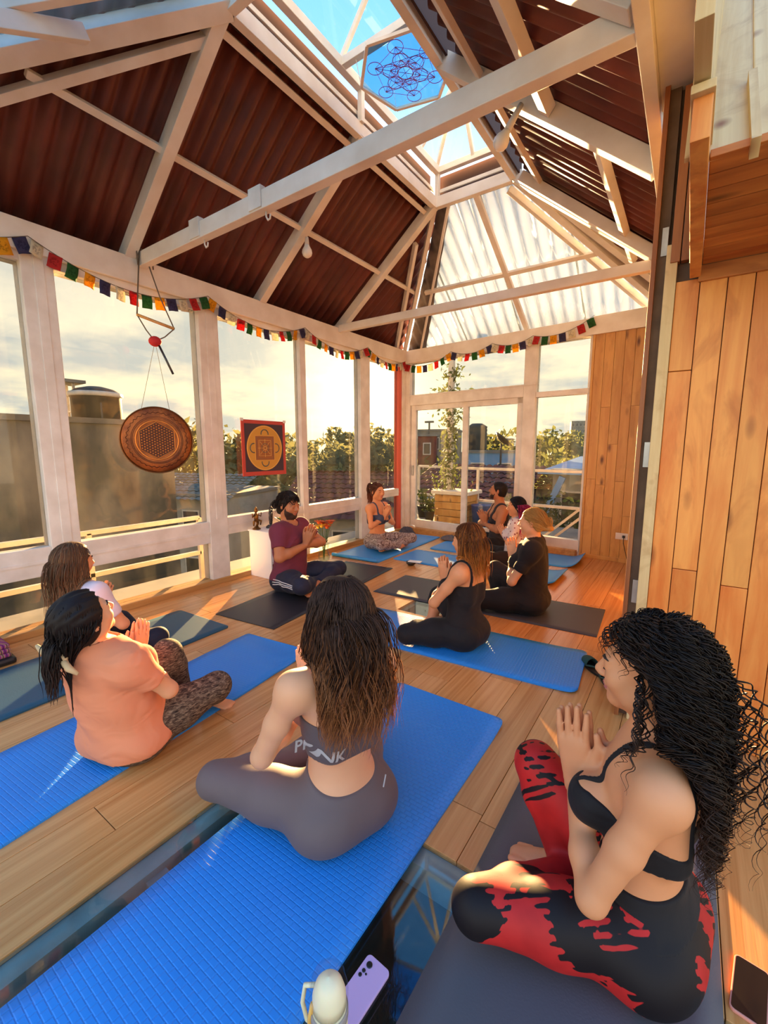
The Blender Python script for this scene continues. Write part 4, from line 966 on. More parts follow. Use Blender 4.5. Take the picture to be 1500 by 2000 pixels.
# ================================================================== prayer flags
FC = [('red', srgb(206, 58, 54)), ('green', srgb(56, 108, 58)), ('yellow', srgb(238, 172, 38)), ('indigo', srgb(76, 70, 104)), ('cream', srgb(232, 222, 196))]
def flag_mat(nm, col):
    m, n, b = new_mat('flag_' + nm, col, .8, 0, .2); tc = n.n('ShaderNodeTexCoord'); ms = n.n('ShaderNodeMapping'); n.l(tc.outputs['Object'], ms.inputs[0])
    f = n.noise(ms.outputs[0], 60, 3); gr = n.n('ShaderNodeTexGradient', gradient_type='SPHERICAL'); mp = n.n('ShaderNodeMapping'); n.l(tc.outputs['Object'], mp.inputs[0]); mp.inputs['Scale'].default_value = (26, 1, 22); mp.inputs['Location'].default_value = (0, 0, 1.15); n.l(mp.outputs[0], gr.inputs[0])
    k = n.math('MULTIPLY', n.ramp(f, [(.47, (0, 0, 0)), (.52, (1, 1, 1))]), n.ramp(gr.outputs[0], [(.1, (0, 0, 0)), (.4, (1, 1, 1))])); n.l(n.mix(n.math('MULTIPLY', k, .7), col, tuple(x * .25 for x in col)), b.inputs['Base Color'])
    tr = n.n('ShaderNodeBsdfTranslucent'); tr.inputs[0].default_value = tuple(col) + (1,); mx = n.n('ShaderNodeMixShader'); mx.inputs[0].default_value = .4; out = [x for x in m.node_tree.nodes if x.type == 'OUTPUT_MATERIAL'][0]
    n.l(b.outputs[0], mx.inputs[1]); n.l(tr.outputs[0], mx.inputs[2]); n.l(mx.outputs[0], out.inputs[0]); return m
FM = [flag_mat(*f) for f in FC]; FMESH = []
fr = random.Random(5)
for i in range(5):
    vs = []; fs = []; w, h_ = .082, .105
    for a in range(6):
        for b in range(5):
            x_ = -w / 2 + w * b / 4; z_ = -h_ * a / 5; vs.append((x_, .006 * math.sin(b * 1.4 + i) * (a / 5) + .004 * math.sin(a * 1.1 + i * 2), z_))
    for a in range(5):
        for b in range(4): q = a * 5 + b; fs.append((q, q + 1, q + 6, q + 5))
    o = MB().add(vs, fs).build('flag', FM[i], None, True); o.modifiers.new('t', 'SOLIDIFY').thickness = .0012; FMESH.append(o)
first = [True] * 5
def flag_string(label, nails, per, P, rz, start):
    """nails: list of (s,z) along the wall; P(s,z)->point"""
    root = empty('prayer_flag_string', tuple(P(*nails[0]))); tag(root, label, 'prayer flags', 'strings of prayer flags'); base = Vector(root.location); k = start; cord = []
    for (s0, z0), (s1, z1) in zip(nails[:-1], nails[1:]):
        n = max(3, round(abs(s1 - s0) / per)); sag = .16 * abs(s1 - s0) / 1.35
        for i in range(n):
            t0 = i / n
            for t in (t0, t0 + .5 / n): s_ = s0 + (s1 - s0) * t; z_ = z0 + (z1 - z0) * t - sag * 4 * t * (1 - t); cord.append(tuple(P(s_, z_) - base))
            t = (i + .5) / n; s_ = s0 + (s1 - s0) * t; z_ = z0 + (z1 - z0) * t - sag * 4 * t * (1 - t); slope = ((z1 - z0) - sag * 4 * (1 - 2 * t)) / (s1 - s0)
            c = k % 5
            if first[c]: o = FMESH[c]; first[c] = False
            else: o = FMESH[c].copy(); COL.objects.link(o)
            o.parent = root; o.location = P(s_, z_) - base; o.rotation_euler = (fr.uniform(-.12, .12), -math.atan(slope) * .7, rz + fr.uniform(-.3, .3)); k += 1
    cord.append(tuple(P(*nails[-1]) - base)); MB().tube(cord, .003, 5).build('cord', M_rope, root); return root
LWP = lambda s, z: Vector((-3.895, s, z))
flag_string('string of colourful prayer flags along the left window heads', [(-.1, 2.86), (1.27, 2.86), (2.66, 2.84), (3.95, 2.83), (5.2, 2.83), (6.22, 2.80)], .104, LWP, R(90), 1)
FWP = lambda s, z: FW(s, z, -.085)
flag_string('string of prayer flags over the sliding door', [(.10, 2.76), (.95, 2.84), (1.62, 2.86), (2.2, 2.87), (2.95, 2.99)], .105, FWP, math.atan2(FU.y, FU.x), 0)
# ================================================================== skylight ornament: hexagon with circle-and-line figure
M_hex = glass_mat('blue_hexagon_film', (.50, .76, 1.0), .5); M_hexline = new_mat('pink_ink', srgb(150, 78, 140), .6)[0]
hx = empty('hexagon_panel', (-1.98, 3.13, 4.185)); tag(hx, 'blue hexagon panel with pink circle-and-line figure under the skylight', 'hexagon panel')
hv = [(.36 * math.cos(R(60 * k + 14)), .36 * math.sin(R(60 * k + 14)), 0) for k in range(6)]
MB().prism(hv, (0, 0, .004)).build('film', M_hex, hx); 
for k in range(6): MB().bar(hv[k], hv[(k + 1) % 6], .022, .022).build('frame_bar', M_whitebeam, hx)
pts = [(0, 0)] + [(r_ * math.cos(R(60 * k + 44)), r_ * math.sin(R(60 * k + 44))) for r_ in (.115, .23) for k in range(6)]
cm = MB()
for (a, b) in pts: cm.tube([(a + .056 * math.cos(t), b + .056 * math.sin(t), -.002) for t in np.linspace(0, 2 * math.pi, 22, endpoint=False)], .0024, 4, closed=True)
cm.build('circles', M_hexline, hx); lm = MB()
for i in range(13):
    for j in range(i): lm.tube([(pts[i][0], pts[i][1], -.002), (pts[j][0], pts[j][1], -.002)], .0016, 4)
lm.build('lines', M_hexline, hx)
for k in (0, 2, 3, 5): MB().tube([hv[k], (hv[k][0] * 1.15, hv[k][1] * 1.02, .22)], .003, 5).build('wire', M_white, hx)
# ================================================================== bulbs
M_bulb = new_mat('opal_bulb', (.9, .86, .78), .3)[0]
for lab, loc, dr in (('white bulb lamp on an angled holder under the right rafter', (-1.05, 3.03, 3.55), (-.30, -.12, -.55)), ('small white bulb lamp under the left rafter', (-3.24, 3.34, 3.44), (.05, -.05, -1))):
    b = empty('bulb_lamp', loc); tag(b, lab, 'lamp'); d = Vector(dr).normalized(); q = .16 if dr[0] < 0 else .07
    MB().tube([(0, 0, 0), tuple(d * q * .5), tuple(d * q)], [.016, .02, .024], 10).build('lamp_holder', M_white, b, True)
    MB().lathe([(.022, 0), (.03, .02), (.046, .05), (.05, .075), (.042, .10), (.02, .118), (0, .122)], tuple(d * q), 18, tuple(d)).build('bulb', M_bulb, b, True)
# ================================================================== white cabinet with altar figures
cb = empty('cabinet', (-3.74, 3.19, 0)); tag(cb, 'small white altar cabinet behind the bearded man', 'cabinet')
M_cab = new_mat('white_laminate', srgb(236, 234, 236), .35)[0]
for lo, hi in (((-.18, -.16, 0), (.17, -.145, .5)), ((-.18, .145, 0), (.17, .16, .5)), ((-.18, -.145, 0), (-.165, .145, .5)), ((-.165, -.145, .03), (.17, .145, .045)), ((-.165, -.145, .17), (.17, .145, .185))): MB().box(lo, hi).build('panel', M_cab, cb, bevel=.002)
MB().box((-.19, -.17, .5), (.19, .17, .52)).build('top', M_cab, cb, bevel=.003)
for z in (.19, .295, .40): MB().box((.155, -.142, z), (.175, .142, z + .098)).build('drawer', M_cab, cb, bevel=.002)
tag(MB().box((-3.72, 3.08, .046), (-3.58, 3.28, .15)).build('red_box', new_mat('red_card', srgb(170, 66, 44), .7)[0], bevel=.006), 'red box on the bottom shelf of the white cabinet', 'box')
M_brass = mottled('old_brass', srgb(150, 104, 48), srgb(84, 54, 24), 30, .35, .2, metal=.8)
st = empty('statuette', (-3.84, 3.07, .52)); tag(st, 'small brass dancing figurine on the white cabinet', 'figurine')
MB().lathe([(.045, 0), (.045, .012), (.03, .02), (.02, .035), (.0, .036)], (0, 0, 0), 16).build('base', M_brass, st, True)
f = MB(); f.tube([(0, 0, .03), (.01, .012, .07), (0, 0, .105), (0, 0, .15), (0, 0, .185)], [.012, .015, .022, .026, .012], 8); f.ball((0, 0, .205), (.02, .02, .024), 10, 7); f.lathe([(.018, .22), (.012, .235), (0, .255)], (0, 0, 0), 8)
for q in (-1, 1): f.tube([(0, q * .02, .165), (.01, q * .055, .14), (.015, q * .06, .185)], [.009, .008, .006], 6); f.tube([(0, q * .01, .105), (.02, q * .05, .09), (.01, q * .045, .045)], [.014, .012, .008], 6)
f.build('figure', M_brass, st, True)
na = empty('statuette', (-3.80, 3.24, .52)); tag(na, 'dancing figure inside a ring of flames on the white cabinet', 'figurine'); na.rotation_euler = (0, 0, R(40))
MB().lathe([(.06, 0), (.055, .015), (.035, .03), (0, .032)], (0, 0, 0), 16).build('base', M_steel, na, True)
MB().tube([(0, .10 * math.cos(a), .135 + .10 * math.sin(a)) for a in np.linspace(0, 2 * math.pi, 30, endpoint=False)], .007, 6, closed=True).build('ring', M_steel, na, True)
for k in range(18): a = 2 * math.pi * k / 18; MB().lathe([(.008, 0), (.006, .012), (0, .024)], (0, .104 * math.cos(a), .135 + .104 * math.sin(a)), 6, (0, math.cos(a), math.sin(a))).build('flame', M_steel, na)
f = MB(); f.tube([(0, .02, .03), (0, .03, .075), (0, 0, .11), (0, -.005, .15), (0, 0, .175)], [.008, .011, .015, .017, .008], 8); f.ball((0, 0, .19), .015, 8, 6)
for e in ((.07, .17), (-.07, .16), (.055, .12), (-.05, .11)): f.tube([(0, 0, .155), (0, e[0] * .6, .15), (0, *e)], [.007, .006, .004], 6)
f.tube([(0, 0, .11), (0, -.05, .115), (0, -.04, .07)], [.011, .01, .006], 6); f.build('figure', M_steel, na, True)
M_petal = new_mat('yellow_petal', srgb(240, 200, 60), .6)[0]; M_orange = new_mat('orange_petal', srgb(214, 96, 34), .6)[0]; M_leaf = mottled('leaf_green', srgb(70, 104, 40), srgb(44, 76, 28), 8, .5); M_vase = glass_mat('vase_glass', (.90, .95, .90), 1.0)
def bouquet(name, loc, label, vr, vh, flowers, mv=None, rr=.03):
    v = empty(name, loc); tag(v, label, 'vase'); MB().lathe([(vr * .8, 0), (vr, vh * .3), (vr * .75, vh * .75), (vr * .95, vh), (vr * .85, vh), (vr * .65, vh * .75), (vr * .88, vh * .3), (vr * .6, .01), (0, .01)], (0, 0, 0), 20).build('vase', mv or M_vase, v, True)
    g = random.Random(3)
    for i, (x_, y_, z_, m_) in enumerate(flowers):
        MB().tube([(0, 0, .03), (x_ * .25, y_ * .25, vh), (x_, y_, z_)], .0035, 5).build('stem', M_leaf, v)
        fl = MB(); 
        for k in range(9):
            a = 2 * math.pi * k / 9 + i; d = Vector((math.cos(a), math.sin(a), .5)); c_ = Vector((x_, y_, z_)); s1 = d.cross(Vector((0, 0, 1))).normalized() * rr * .4
            fl.add([c_, c_ + d * rr * .7 + s1, c_ + d * rr * 1.25, c_ + d * rr * .7 - s1], [(0, 1, 2, 3)])
        fl.ball((x_, y_, z_ + .005), (rr * .45, rr * .45, rr * .4), 8, 5); fl.build('flower', m_, v)
    lf = MB()
    for k in range(10):
        a = g.random() * 6.28; h0 = vh * (.8 + .5 * g.random()); d = Vector((math.cos(a), math.sin(a), .6)) * .09; s1 = Vector((-math.sin(a), math.cos(a), 0)) * .018; c_ = Vector((0, 0, h0)); lf.add([c_, c_ + d * .5 + s1, c_ + d, c_ + d * .5 - s1], [(0, 1, 2, 3)])
    lf.build('leaves', M_leaf, v); return v
bouquet('flower_vase', (-3.62, 3.90, 0), 'glass vase of orange and yellow flowers on the floor by the window', .075, .24, [(.02, .02, .47, M_orange), (.07, .04, .50, M_orange), (-.05, .03, .48, M_orange), (.03, -.06, .46, M_petal), (-.03, -.05, .50, M_orange), (.09, -.03, .45, M_orange), (.0, .08, .44, M_petal), (-.08, -.01, .43, M_petal), (.05, .09, .49, M_orange)], None, .05)
bouquet('flower_vase', (-3.66, 3.29, .52), 'tiny vase of yellow flowers on the white cabinet', .025, .06, [(0, .01, .10, M_petal), (.025, -.01, .09, M_petal), (-.02, -.015, .11, M_petal)], M_steel, .025)
# ================================================================== small things on the floor
def pile(name, label, cat, loc, r, hgt, mat, seed, n=7):
    """crumpled cloth: wavy folded blob"""
    g = np.random.default_rng(seed); na_, nr = 40, 9; vs = []; fs = []; ph = g.uniform(0, 6.28, 6)
    for i in range(nr + 1):
        t = i / nr
        for k in range(na_):
            a = 2 * math.pi * k / na_; w = 1 + .16 * math.sin(3 * a + ph[0]) + .10 * math.sin(7 * a + ph[1] + t * 3) + .05 * math.sin(13 * a + ph[2])
            rr = r * w * (1 - t) ** .55 if i < nr else 0; z = hgt * (t ** .7) * (1 + .25 * math.sin(5 * a + ph[3] + 6 * t) * math.sin(3.1 * t)); vs.append((rr * math.cos(a) * 1.25, rr * math.sin(a), max(.001, z)))
    for i in range(nr):
        for k in range(na_): l = (k + 1) % na_; fs.append((i * na_ + k, i * na_ + l, (i + 1) * na_ + l, (i + 1) * na_ + k))
    o = MB().add(vs, fs).build(name, mat, None, True); o.location = loc; return tag(o, label, cat)
pile('folded_garment', 'crumpled dark grey jacket in the far glass corner', 'clothing', (-3.70, 5.98, .012), .11, .12, cloth('grey_fleece', srgb(72, 72, 84), .9), 2)
pile('folded_garment', 'small heap of grey clothing by the sliding door threshold', 'clothing', (-2.92, 5.98, .012), .10, .07, cloth('dim_grey', srgb(104, 100, 104), .9), 6)
pile('red_pouch', 'red pouch beside the dark jacket in the corner', 'pouch', (-3.84, 5.72, 0), .05, .07, cloth('red_cloth', srgb(160, 60, 54), .9), 9)
M_greenc = cloth('bottle_green_cloth', srgb(42, 78, 72), .85)
for lab, loc, sd in (('green slipper nearest the door edge', (-.295, 2.80, 0), 3), ('green slipper half behind the other by the door', (-.40, 2.92, 0), 5)):
    sl = empty('slipper', loc, R(20 if sd == 3 else 35)); tag(sl, lab, 'slipper', 'pair of green slippers')
    MB().prism([(.038 * math.cos(a) * (1 + .15 * math.sin(a)), .12 * math.sin(a), 0) for a in np.linspace(0, 2 * math.pi, 24, endpoint=False)], (0, 0, .016)).build('sole', M_black, sl, bevel=.003)
    vs = []; fs = []
    for i in range(9):
        y_ = .0 + .115 * i / 8; wv = .04 * math.sqrt(max(0, 1 - (i / 8) ** 2.6)) + .002; hh = .055 * math.sqrt(max(.02, 1 - (i / 8) ** 2))
        for k in range(9): a = math.pi * k / 8; vs.append((wv * math.cos(a), y_, .014 + hh * math.sin(a)))
    for i in range(8):
        for k in range(8): q = i * 9 + k; fs.append((q, q + 1, q + 10, q + 9))
    o = MB().add(vs, fs).build('upper', M_greenc, sl, True); o.modifiers.new('t', 'SOLIDIFY').thickness = .005
    MB().tube([(.036, 0, .02), (.03, -.06, .045), (0, -.11, .055), (-.03, -.06, .045), (-.036, 0, .02)], .006, 6).build('heel_strap', M_greenc, sl, True)
bl = empty('folded_blanket', (-3.70, .70, 0)); tag(bl, 'folded striped purple blanket on a black pad at the left edge', 'blanket')
MB().box((-.16, -.14, 0), (.17, .14, .045)).build('black_pad', M_black, bl, bevel=.02)
def striped():
    m, n, b = new_mat('striped_weave', (.3, .1, .3), .9, 0, .2); w = n.n('ShaderNodeTexWave', bands_direction='X'); w.inputs['Scale'].default_value = 9; n.l(n.coord('Object', rot=(0, 0, 1.2)), w.inputs['Vector'])
    n.l(n.ramp(w.outputs['Fac'], [(.0, srgb(70, 40, 90)), (.3, srgb(190, 60, 110)), (.5, srgb(60, 60, 130)), (.75, srgb(200, 150, 80)), (1, srgb(90, 40, 80))]), b.inputs['Base Color']); return m
M_str = striped()
for i in range(3): MB().box((-.14, -.125, .045 + i * .028), (.145 - .01 * i, .12, .072 + i * .028)).build('fold', M_str, bl, bevel=.011)
bw = empty('bowl', (-2.66, 4.40, 0)); tag(bw, 'black bowl on the floor between the mats', 'bowl'); MB().lathe([(.03, 0), (.055, .02), (.062, .045), (.057, .045), (.05, .022), (.0, .010)], (0, 0, 0), 24).build('bowl_body', M_black, bw, True)
tag(MB().box((-2.69, 4.37, .046), (-2.53, 4.45, .055), R(12)).build('white_phone', new_mat('white_gloss', (.85, .85, .86), .15)[0], bevel=.004), 'white phone lying across the black bowl', 'phone')
# phones
def phone(name, label, loc, rz, body, front=None, back=True):
    o = empty(name, loc, rz); tag(o, label, 'phone')
    def rr(w, h, r, z0, z1, m, nm, bev=.002):
        poly = []
        for cx_, cy_, a0 in ((w / 2 - r, h / 2 - r, 0), (-w / 2 + r, h / 2 - r, 90), (-w / 2 + r, -h / 2 + r, 180), (w / 2 - r, -h / 2 + r, 270)):
            for t in range(6): a = R(a0 + 18 * t); poly.append((cx_ + r * math.cos(a), cy_ + r * math.sin(a), z0))
        return MB().prism(poly, (0, 0, z1 - z0)).build(nm, m, o, bevel=bev)
    rr(.075, .162, .012, 0, .0085, body, 'body')
    if front: rr(.068, .154, .009, .0085, .0092, front, 'screen', 0)
    else:
        for x_, y_, r_ in ((-.018, .058, .0085), (-.022, .039, .005), (-.024, .026, .005), (-.012, .036, .0028)): MB().lathe([(r_, 0), (r_, .0015), (r_ * .7, .0018), (0, .0016)], (x_, y_, .0085), 16).build('camera_lens', M_black, o, True)
    return o
phone('phone', 'lilac phone lying face down on the glass floor', (-.585, .735, .0), R(-3), new_mat('lilac_glass', srgb(206, 168, 206), .25)[0])
phone('phone', 'phone with dark screen and pink case at the right edge', (.245, 1.315, .0), R(-8), new_mat('pink_case', srgb(226, 150, 130), .4)[0], new_mat('dark_screen', (.012, .01, .01), .08)[0])
# water bottle
bt = empty('water_bottle', (-.535, .565, 0)); tag(bt, 'cream sports bottle with clear flip lid at the bottom edge', 'bottle')
M_cream = new_mat('cream_plastic', srgb(240, 222, 178), .35, Subsurface_Weight=.2)[0]; M_clearp = glass_mat('clear_lid', (.96, .96, .97), .35)
MB().lathe([(.034, 0), (.038, .01), (.039, .21), (.036, .225), (.0, .226)], (0, 0, 0), 32).build('body', M_cream, bt, True); MB().lathe([(.0398, .196), (.0405, .2), (.0405, .216), (.0398, .22)], (0, 0, 0), 32).build('grey_band', new_mat('warm_grey', srgb(150, 138, 130), .5)[0], bt, True)
MB().lathe([(.036, .225), (.036, .25), (.03, .272), (.018, .288), (0, .294)], (0, 0, 0), 28).build('inner_lid', M_cream, bt, True); MB().lathe([(.0405, .222), (.041, .262), (.036, .292), (.022, .312), (0, .318)], (0, 0, 0), 28).build('clear_dome', M_clearp, bt, True)
MB().box((-.047, -.014, .235), (-.036, .014, .262)).build('lid_clip', M_clearp, bt, bevel=.002)
MB().tube([(-.04, 0, .24), (-.066, -.006, .225), (-.072, -.01, .18), (-.062, -.008, .14), (-.042, 0, .125)], .005, 8).build('carry_loop', M_cream, bt, True)
MB().tube([(-.02, -.03, .245), (-.028, -.032, .20), (-.03, -.03, .13)], .005, 8).build('strap', new_mat('amber_strap', srgb(226, 172, 84), .5)[0], bt, True)
# wall socket with cable on the pine wall
ol = empty('wall_socket', tuple(FW(3.42, .33, -.036))); tag(ol, 'white wall socket with black plug on the pine wall', 'socket'); ol.rotation_euler = (0, 0, math.atan2(FU.y, FU.x))
MB().box((-.07, -.008, -.04), (.07, 0, .04)).build('plate', M_white, ol, bevel=.003); MB().box((.01, -.03, -.015), (.04, -.008, .015)).build('plug', M_black, ol, bevel=.004); MB().tube([(.025, -.03, -.01), (.03, -.035, -.08), (.05, -.03, -.16), (.09, -.03, -.3)], .004, 6).build('cable', M_black, ol, True)
# ================================================================== outside
M_conc = mottled('stained_concrete', srgb(160, 156, 144), srgb(82, 86, 86), .9, .9, .5, 8, (1, 1, .55), 9, lo=.40, hi=.60)
M_plaster = mottled('pale_plaster', srgb(190, 184, 174), srgb(160, 154, 146), 1.5, .85); M_tank = mottled('black_tank_plastic', srgb(66, 60, 52), srgb(46, 42, 38), 3, .5)
M_tiles = mottled('old_clay_tiles', srgb(150, 78, 62), srgb(110, 62, 58), 3, .85, .2); M_bluer = mottled('blue_sheet_roof', srgb(120, 168, 214), srgb(100, 150, 200), 2, .5); M_slab = mottled('grey_slab', srgb(150, 146, 138), srgb(120, 118, 112), 2, .85)
M_ground = mottled('far_ground', srgb(128, 124, 92), srgb(96, 104, 70), .12, .95)
g_ = MB().add([(-260, -80, -6.5), (120, -80, -6.5), (120, 300, -6.5), (-260, 300, -6.5)], [(0, 1, 2, 3)]).build('ground', M_ground); g_['kind'] = 'structure'; g_['label'] = 'hazy ground of the town below'; g_['category'] = 'ground'
def bld(name, label, cat, lo, hi, m, rz=0.0, wins=None, roof=None):
    o = empty(name, ((lo[0] + hi[0]) / 2, (lo[1] + hi[1]) / 2, lo[2]), rz); tag(o, label, cat); w, d, h_ = hi[0] - lo[0], hi[1] - lo[1], hi[2] - lo[2]
    MB().box((-w / 2, -d / 2, 0), (w / 2, d / 2, h_)).build('walls', m, o)
    MB().box((-w / 2 - .06, -d / 2 - .06, h_), (w / 2 + .06, d / 2 + .06, h_ + .12)).build('parapet', M_slab, o)
    if wins:
        nx, nz, ww, wh = wins
        for i in range(nx):
            for k in range(nz):
                cx_ = -w / 2 + w * (i + .5) / nx; z_ = h_ - (k + .8) * wh * 1.9
                if z_ < 0: continue
                p_ = MB().box((cx_ - ww / 2, -d / 2 - .03, z_), (cx_ + ww / 2, -d / 2 + .02, z_ + wh)).build('window', M_white, o); MB().box((cx_ - ww / 2 + .05, -d / 2 - .04, z_ + .05), (cx_ + ww / 2 - .05, -d / 2 - .03, z_ + wh - .05)).build('pane', M_steel, p_)
    return o
# concrete firewall left, tank and stair frame on top
cw = empty('concrete_building', (-8.6, 1.0, -6.5)); tag(cw, 'bare stained concrete building outside the left windows', 'building')
MB().box((-1.1, -8, 0), (1.1, 3.25, 8.28)).build('wall', M_conc, cw); MB().box((-1.12, -8, 8.28), (1.14, 3.27, 8.36)).build('coping', M_conc, cw)
tk = empty('water_tank', (-12.0, 4.95, 1.3)); tag(tk, 'black cylindrical water tank above the concrete wall', 'water tank')
MB().lathe([(.50, 0), (.52, .1), (.52, .35), (.50, .38), (.52, .41), (.52, .75), (.50, .78), (.53, .81), (.53, 1.3), (.56, 1.34), (.56, 1.42), (.40, 1.52), (.18, 1.58), (0, 1.58)], (0, 0, 0), 32).build('body', M_tank, tk, True); MB().lathe([(.555, 1.33), (.575, 1.35), (.575, 1.42), (.555, 1.44)], (0, 0, 0), 32).build('rim', M_white, tk, True)
MB().box((-.7, -.7, -7.8), (.7, .7, 0)).build('support_block', M_conc, tk)
tw = empty('roof_frame', (-12.5, 4.40, 1.3)); tag(tw, 'white steel frame with small canopy beside the water tank', 'frame')
for a, b in ((-.2, -.2), (.2, -.2), (-.2, .2), (.2, .2)): MB().bar((a, b, -7.8), (a, b, 1.65), .05, .05, (0, 1, 0)).build('leg', M_white, tw)
for z in (.2, .6, 1.0, 1.4): MB().bar((-.2, .2, z), (.2, .2, z), .04, .04).build('rung', M_white, tw)
MB().box((-.4, -.4, 1.65), (.4, .4, 1.72)).build('canopy', M_slab, tw)
an = empty('antenna', (-7.6, 3.2, 1.86)); tag(an, 'thin metal rod on the concrete wall', 'rod'); MB().tube([(0, 0, 0), (0, 0, .25)], .012, 6).build('mast', M_steel, an)
# balcony railing outside the left windows
def railing(label, pts, hs, post=.045, parent_loc=None, posts=None):
    o = empty('balcony_railing', (pts[0][0], pts[0][1], 0)); tag(o, label, 'railing', 'white balcony railings'); b = Vector(o.location)
    for a, c in zip(pts[:-1], pts[1:]):
        A, Cc = Vector((*a, 0)), Vector((*c, 0))
        for h_ in hs: MB().bar(A - b + Vector((0, 0, h_)), Cc - b + Vector((0, 0, h_)), post, post).build('rail', M_white, o, bevel=.004)
    for q in (posts or pts): MB().bar(Vector((*q, -.15)) - b, Vector((*q, hs[0])) - b, post, post, (0, 1, 0)).build('post', M_white, o, bevel=.004)
    return o
railing('white balcony railing outside the left windows', [(-4.6, -1.2), (-4.6, 2.86)], (.61, .20), .045, None, [(-4.6, -1.2), (-4.6, 1.72), (-4.6, 2.86)])
ter = MB().box((-5.0, -1.5, -.35), (-4.06, 6.5, -.12)).build('floor_balcony', M_slab); struct(ter, 'narrow balcony slab outside the left windows', 'floor')
t2 = MB().add([(-5.2, 6.45, -.1), (.4, 6.0, -.1), (.4, 8.6, -.1), (-5.2, 8.9, -.1)], [(0, 1, 2, 3)]).build('floor_terrace', M_slab); t2.modifiers.new('t', 'SOLIDIFY').thickness = -.2; struct(t2, 'tiled terrace outside the sliding door', 'floor')
railing('white terrace railing beyond the sliding door', [(-5.1, 8.75), (-3.46, 8.3), (-.3, 8.0)], (1.0, .36), .05, None, [(-5.1, 8.75), (-3.46, 8.3), (-2.38, 8.2), (-1.3, 8.1), (-.3, 8.0)])
str_ = empty('stair_handrail', (-1.9, 7.7, -.1)); tag(str_, 'two white sloping handrails at the terrace edge', 'handrail')
for d in (0, .17): MB().bar((-.1 + d, d * .3, -.05), (.75 + d, .0, .75), .04, .04).build('rail', M_white, str_)
# vine pole, planter, pots
vine = empty('vine_post', (-4.02, 8.15, -.1)); tag(vine, 'post overgrown by a leafy vine on the terrace', 'vine'); MB().bar((0, 0, 0), (0, 0, 3.4), .10, .10, (0, 1, 0)).build('post', M_white, vine)
def leaves(n, fn, size, seed, mat, name, parent, up=.3):
    g = np.random.default_rng(seed); c = np.array([fn(g) for _ in range(n)]); nr = g.normal(size=(n, 3)); nr[:, 2] += up; nr /= np.linalg.norm(nr, axis=1)[:, None]
    a = np.cross(nr, g.normal(size=(n, 3))); a /= np.linalg.norm(a, axis=1)[:, None]; b = np.cross(nr, a); s_ = (size * g.uniform(.6, 1.3, n))[:, None]
    P = np.stack([c - a * s_, c + b * s_ * .45 + nr * s_ * .1, c + a * s_, c - b * s_ * .45 + nr * s_ * .1], 1).reshape(-1, 3)
    return np_mesh(name, P, np.arange(n * 4).reshape(-1, 4), mat, parent, False)
def leafmat(name, c1, c2, trans=.35):
    m, n, b = new_mat(name, c1, .6, 0, .3); f = n.noise(n.coord('Object'), 6, 4); c = n.mix(f, c1, c2); n.l(c, b.inputs['Base Color']); tr = n.n('ShaderNodeBsdfTranslucent'); n.l(c, tr.inputs[0]); mx = n.n('ShaderNodeMixShader'); mx.inputs[0].default_value = trans
    out = [x for x in m.node_tree.nodes if x.type == 'OUTPUT_MATERIAL'][0]; n.l(b.outputs[0], mx.inputs[1]); n.l(tr.outputs[0], mx.inputs[2]); n.l(mx.outputs[0], out.inputs[0]); return m
M_lf1 = leafmat('vine_leaf', srgb(104, 112, 56), srgb(70, 84, 40)); M_lf2 = leafmat('tree_leaf', srgb(128, 128, 74), srgb(92, 104, 56)); M_lf3 = leafmat('hazy_tree_leaf', srgb(140, 136, 92), srgb(110, 116, 76)); M_bark = mottled('bark', srgb(110, 88, 66), srgb(74, 58, 44), 6, .9)  # palest tree leaf: sunlit haze is put into its colour
leaves(900, lambda g: (g.normal(0, .13) * (1 + .6 * math.sin(3 * (z := g.uniform(.6, 2.75)))), g.normal(0, .12), z), .055, 1, M_lf1, 'foliage', vine); leaves(120, lambda g: (g.normal(.0, .13), g.normal(0, .1), g.normal(2.95, .10)), .05, 4, M_lf1, 'top_foliage', vine)
for k in range(4): MB().tube([(.03 * k - .05, 0, .9), (.1 + .06 * k, -.05, .3), (.16 * k - .2, -.05, .0)], .008, 5).build('stem', M_bark, vine)
pt = empty('planter', (-3.80, 8.05, -.1)); tag(pt, 'wooden planter box with white rim on the terrace', 'planter')
for k in range(4): MB().box((-.34, -.3, .02 + k * .145), (.34, .3, .155 + k * .145)).build('slat', M_pine, pt, bevel=.006)
MB().box((-.40, -.35, .60), (.40, .35, .67)).build('rim', M_white, pt, bevel=.006)
tag(MB().lathe([(.16, 0), (.2, .4), (.21, .42), (.17, .42), (0, .38)], (0, 0, 0), 20).build('blue_drum', new_mat('blue_drum', srgb(50, 76, 140), .5)[0], None, True), 'blue drum beside the wooden planter', 'drum').location = (-3.22, 7.95, -.1)
for i, (x_, y_, s_) in enumerate(((-4.34, 7.9, 1.0), (-4.72, 8.3, 1.2))):
    pp = empty('potted_plant', (x_, y_, -.1)); tag(pp, ('leafy plant in dark pot left of the planter', 'taller plant in dark pot near the terrace corner')[i], 'potted plant', 'potted plants on the terrace')
    MB().lathe([(.08 * s_, 0), (.11 * s_, .2 * s_), (.12 * s_, .21 * s_), (.09 * s_, .21 * s_), (0, .19 * s_)], (0, 0, 0), 16).build('pot', M_tank, pp, True); leaves(90, lambda g: (g.normal(0, .08 * s_), g.normal(0, .08 * s_), g.uniform(.2, .5) * s_), .06, 30 + i, M_lf1, 'foliage', pp, .8); MB().tube([(0, 0, .18 * s_), (.01, 0, .4 * s_)], .008, 5).build('stem', M_bark, pp)
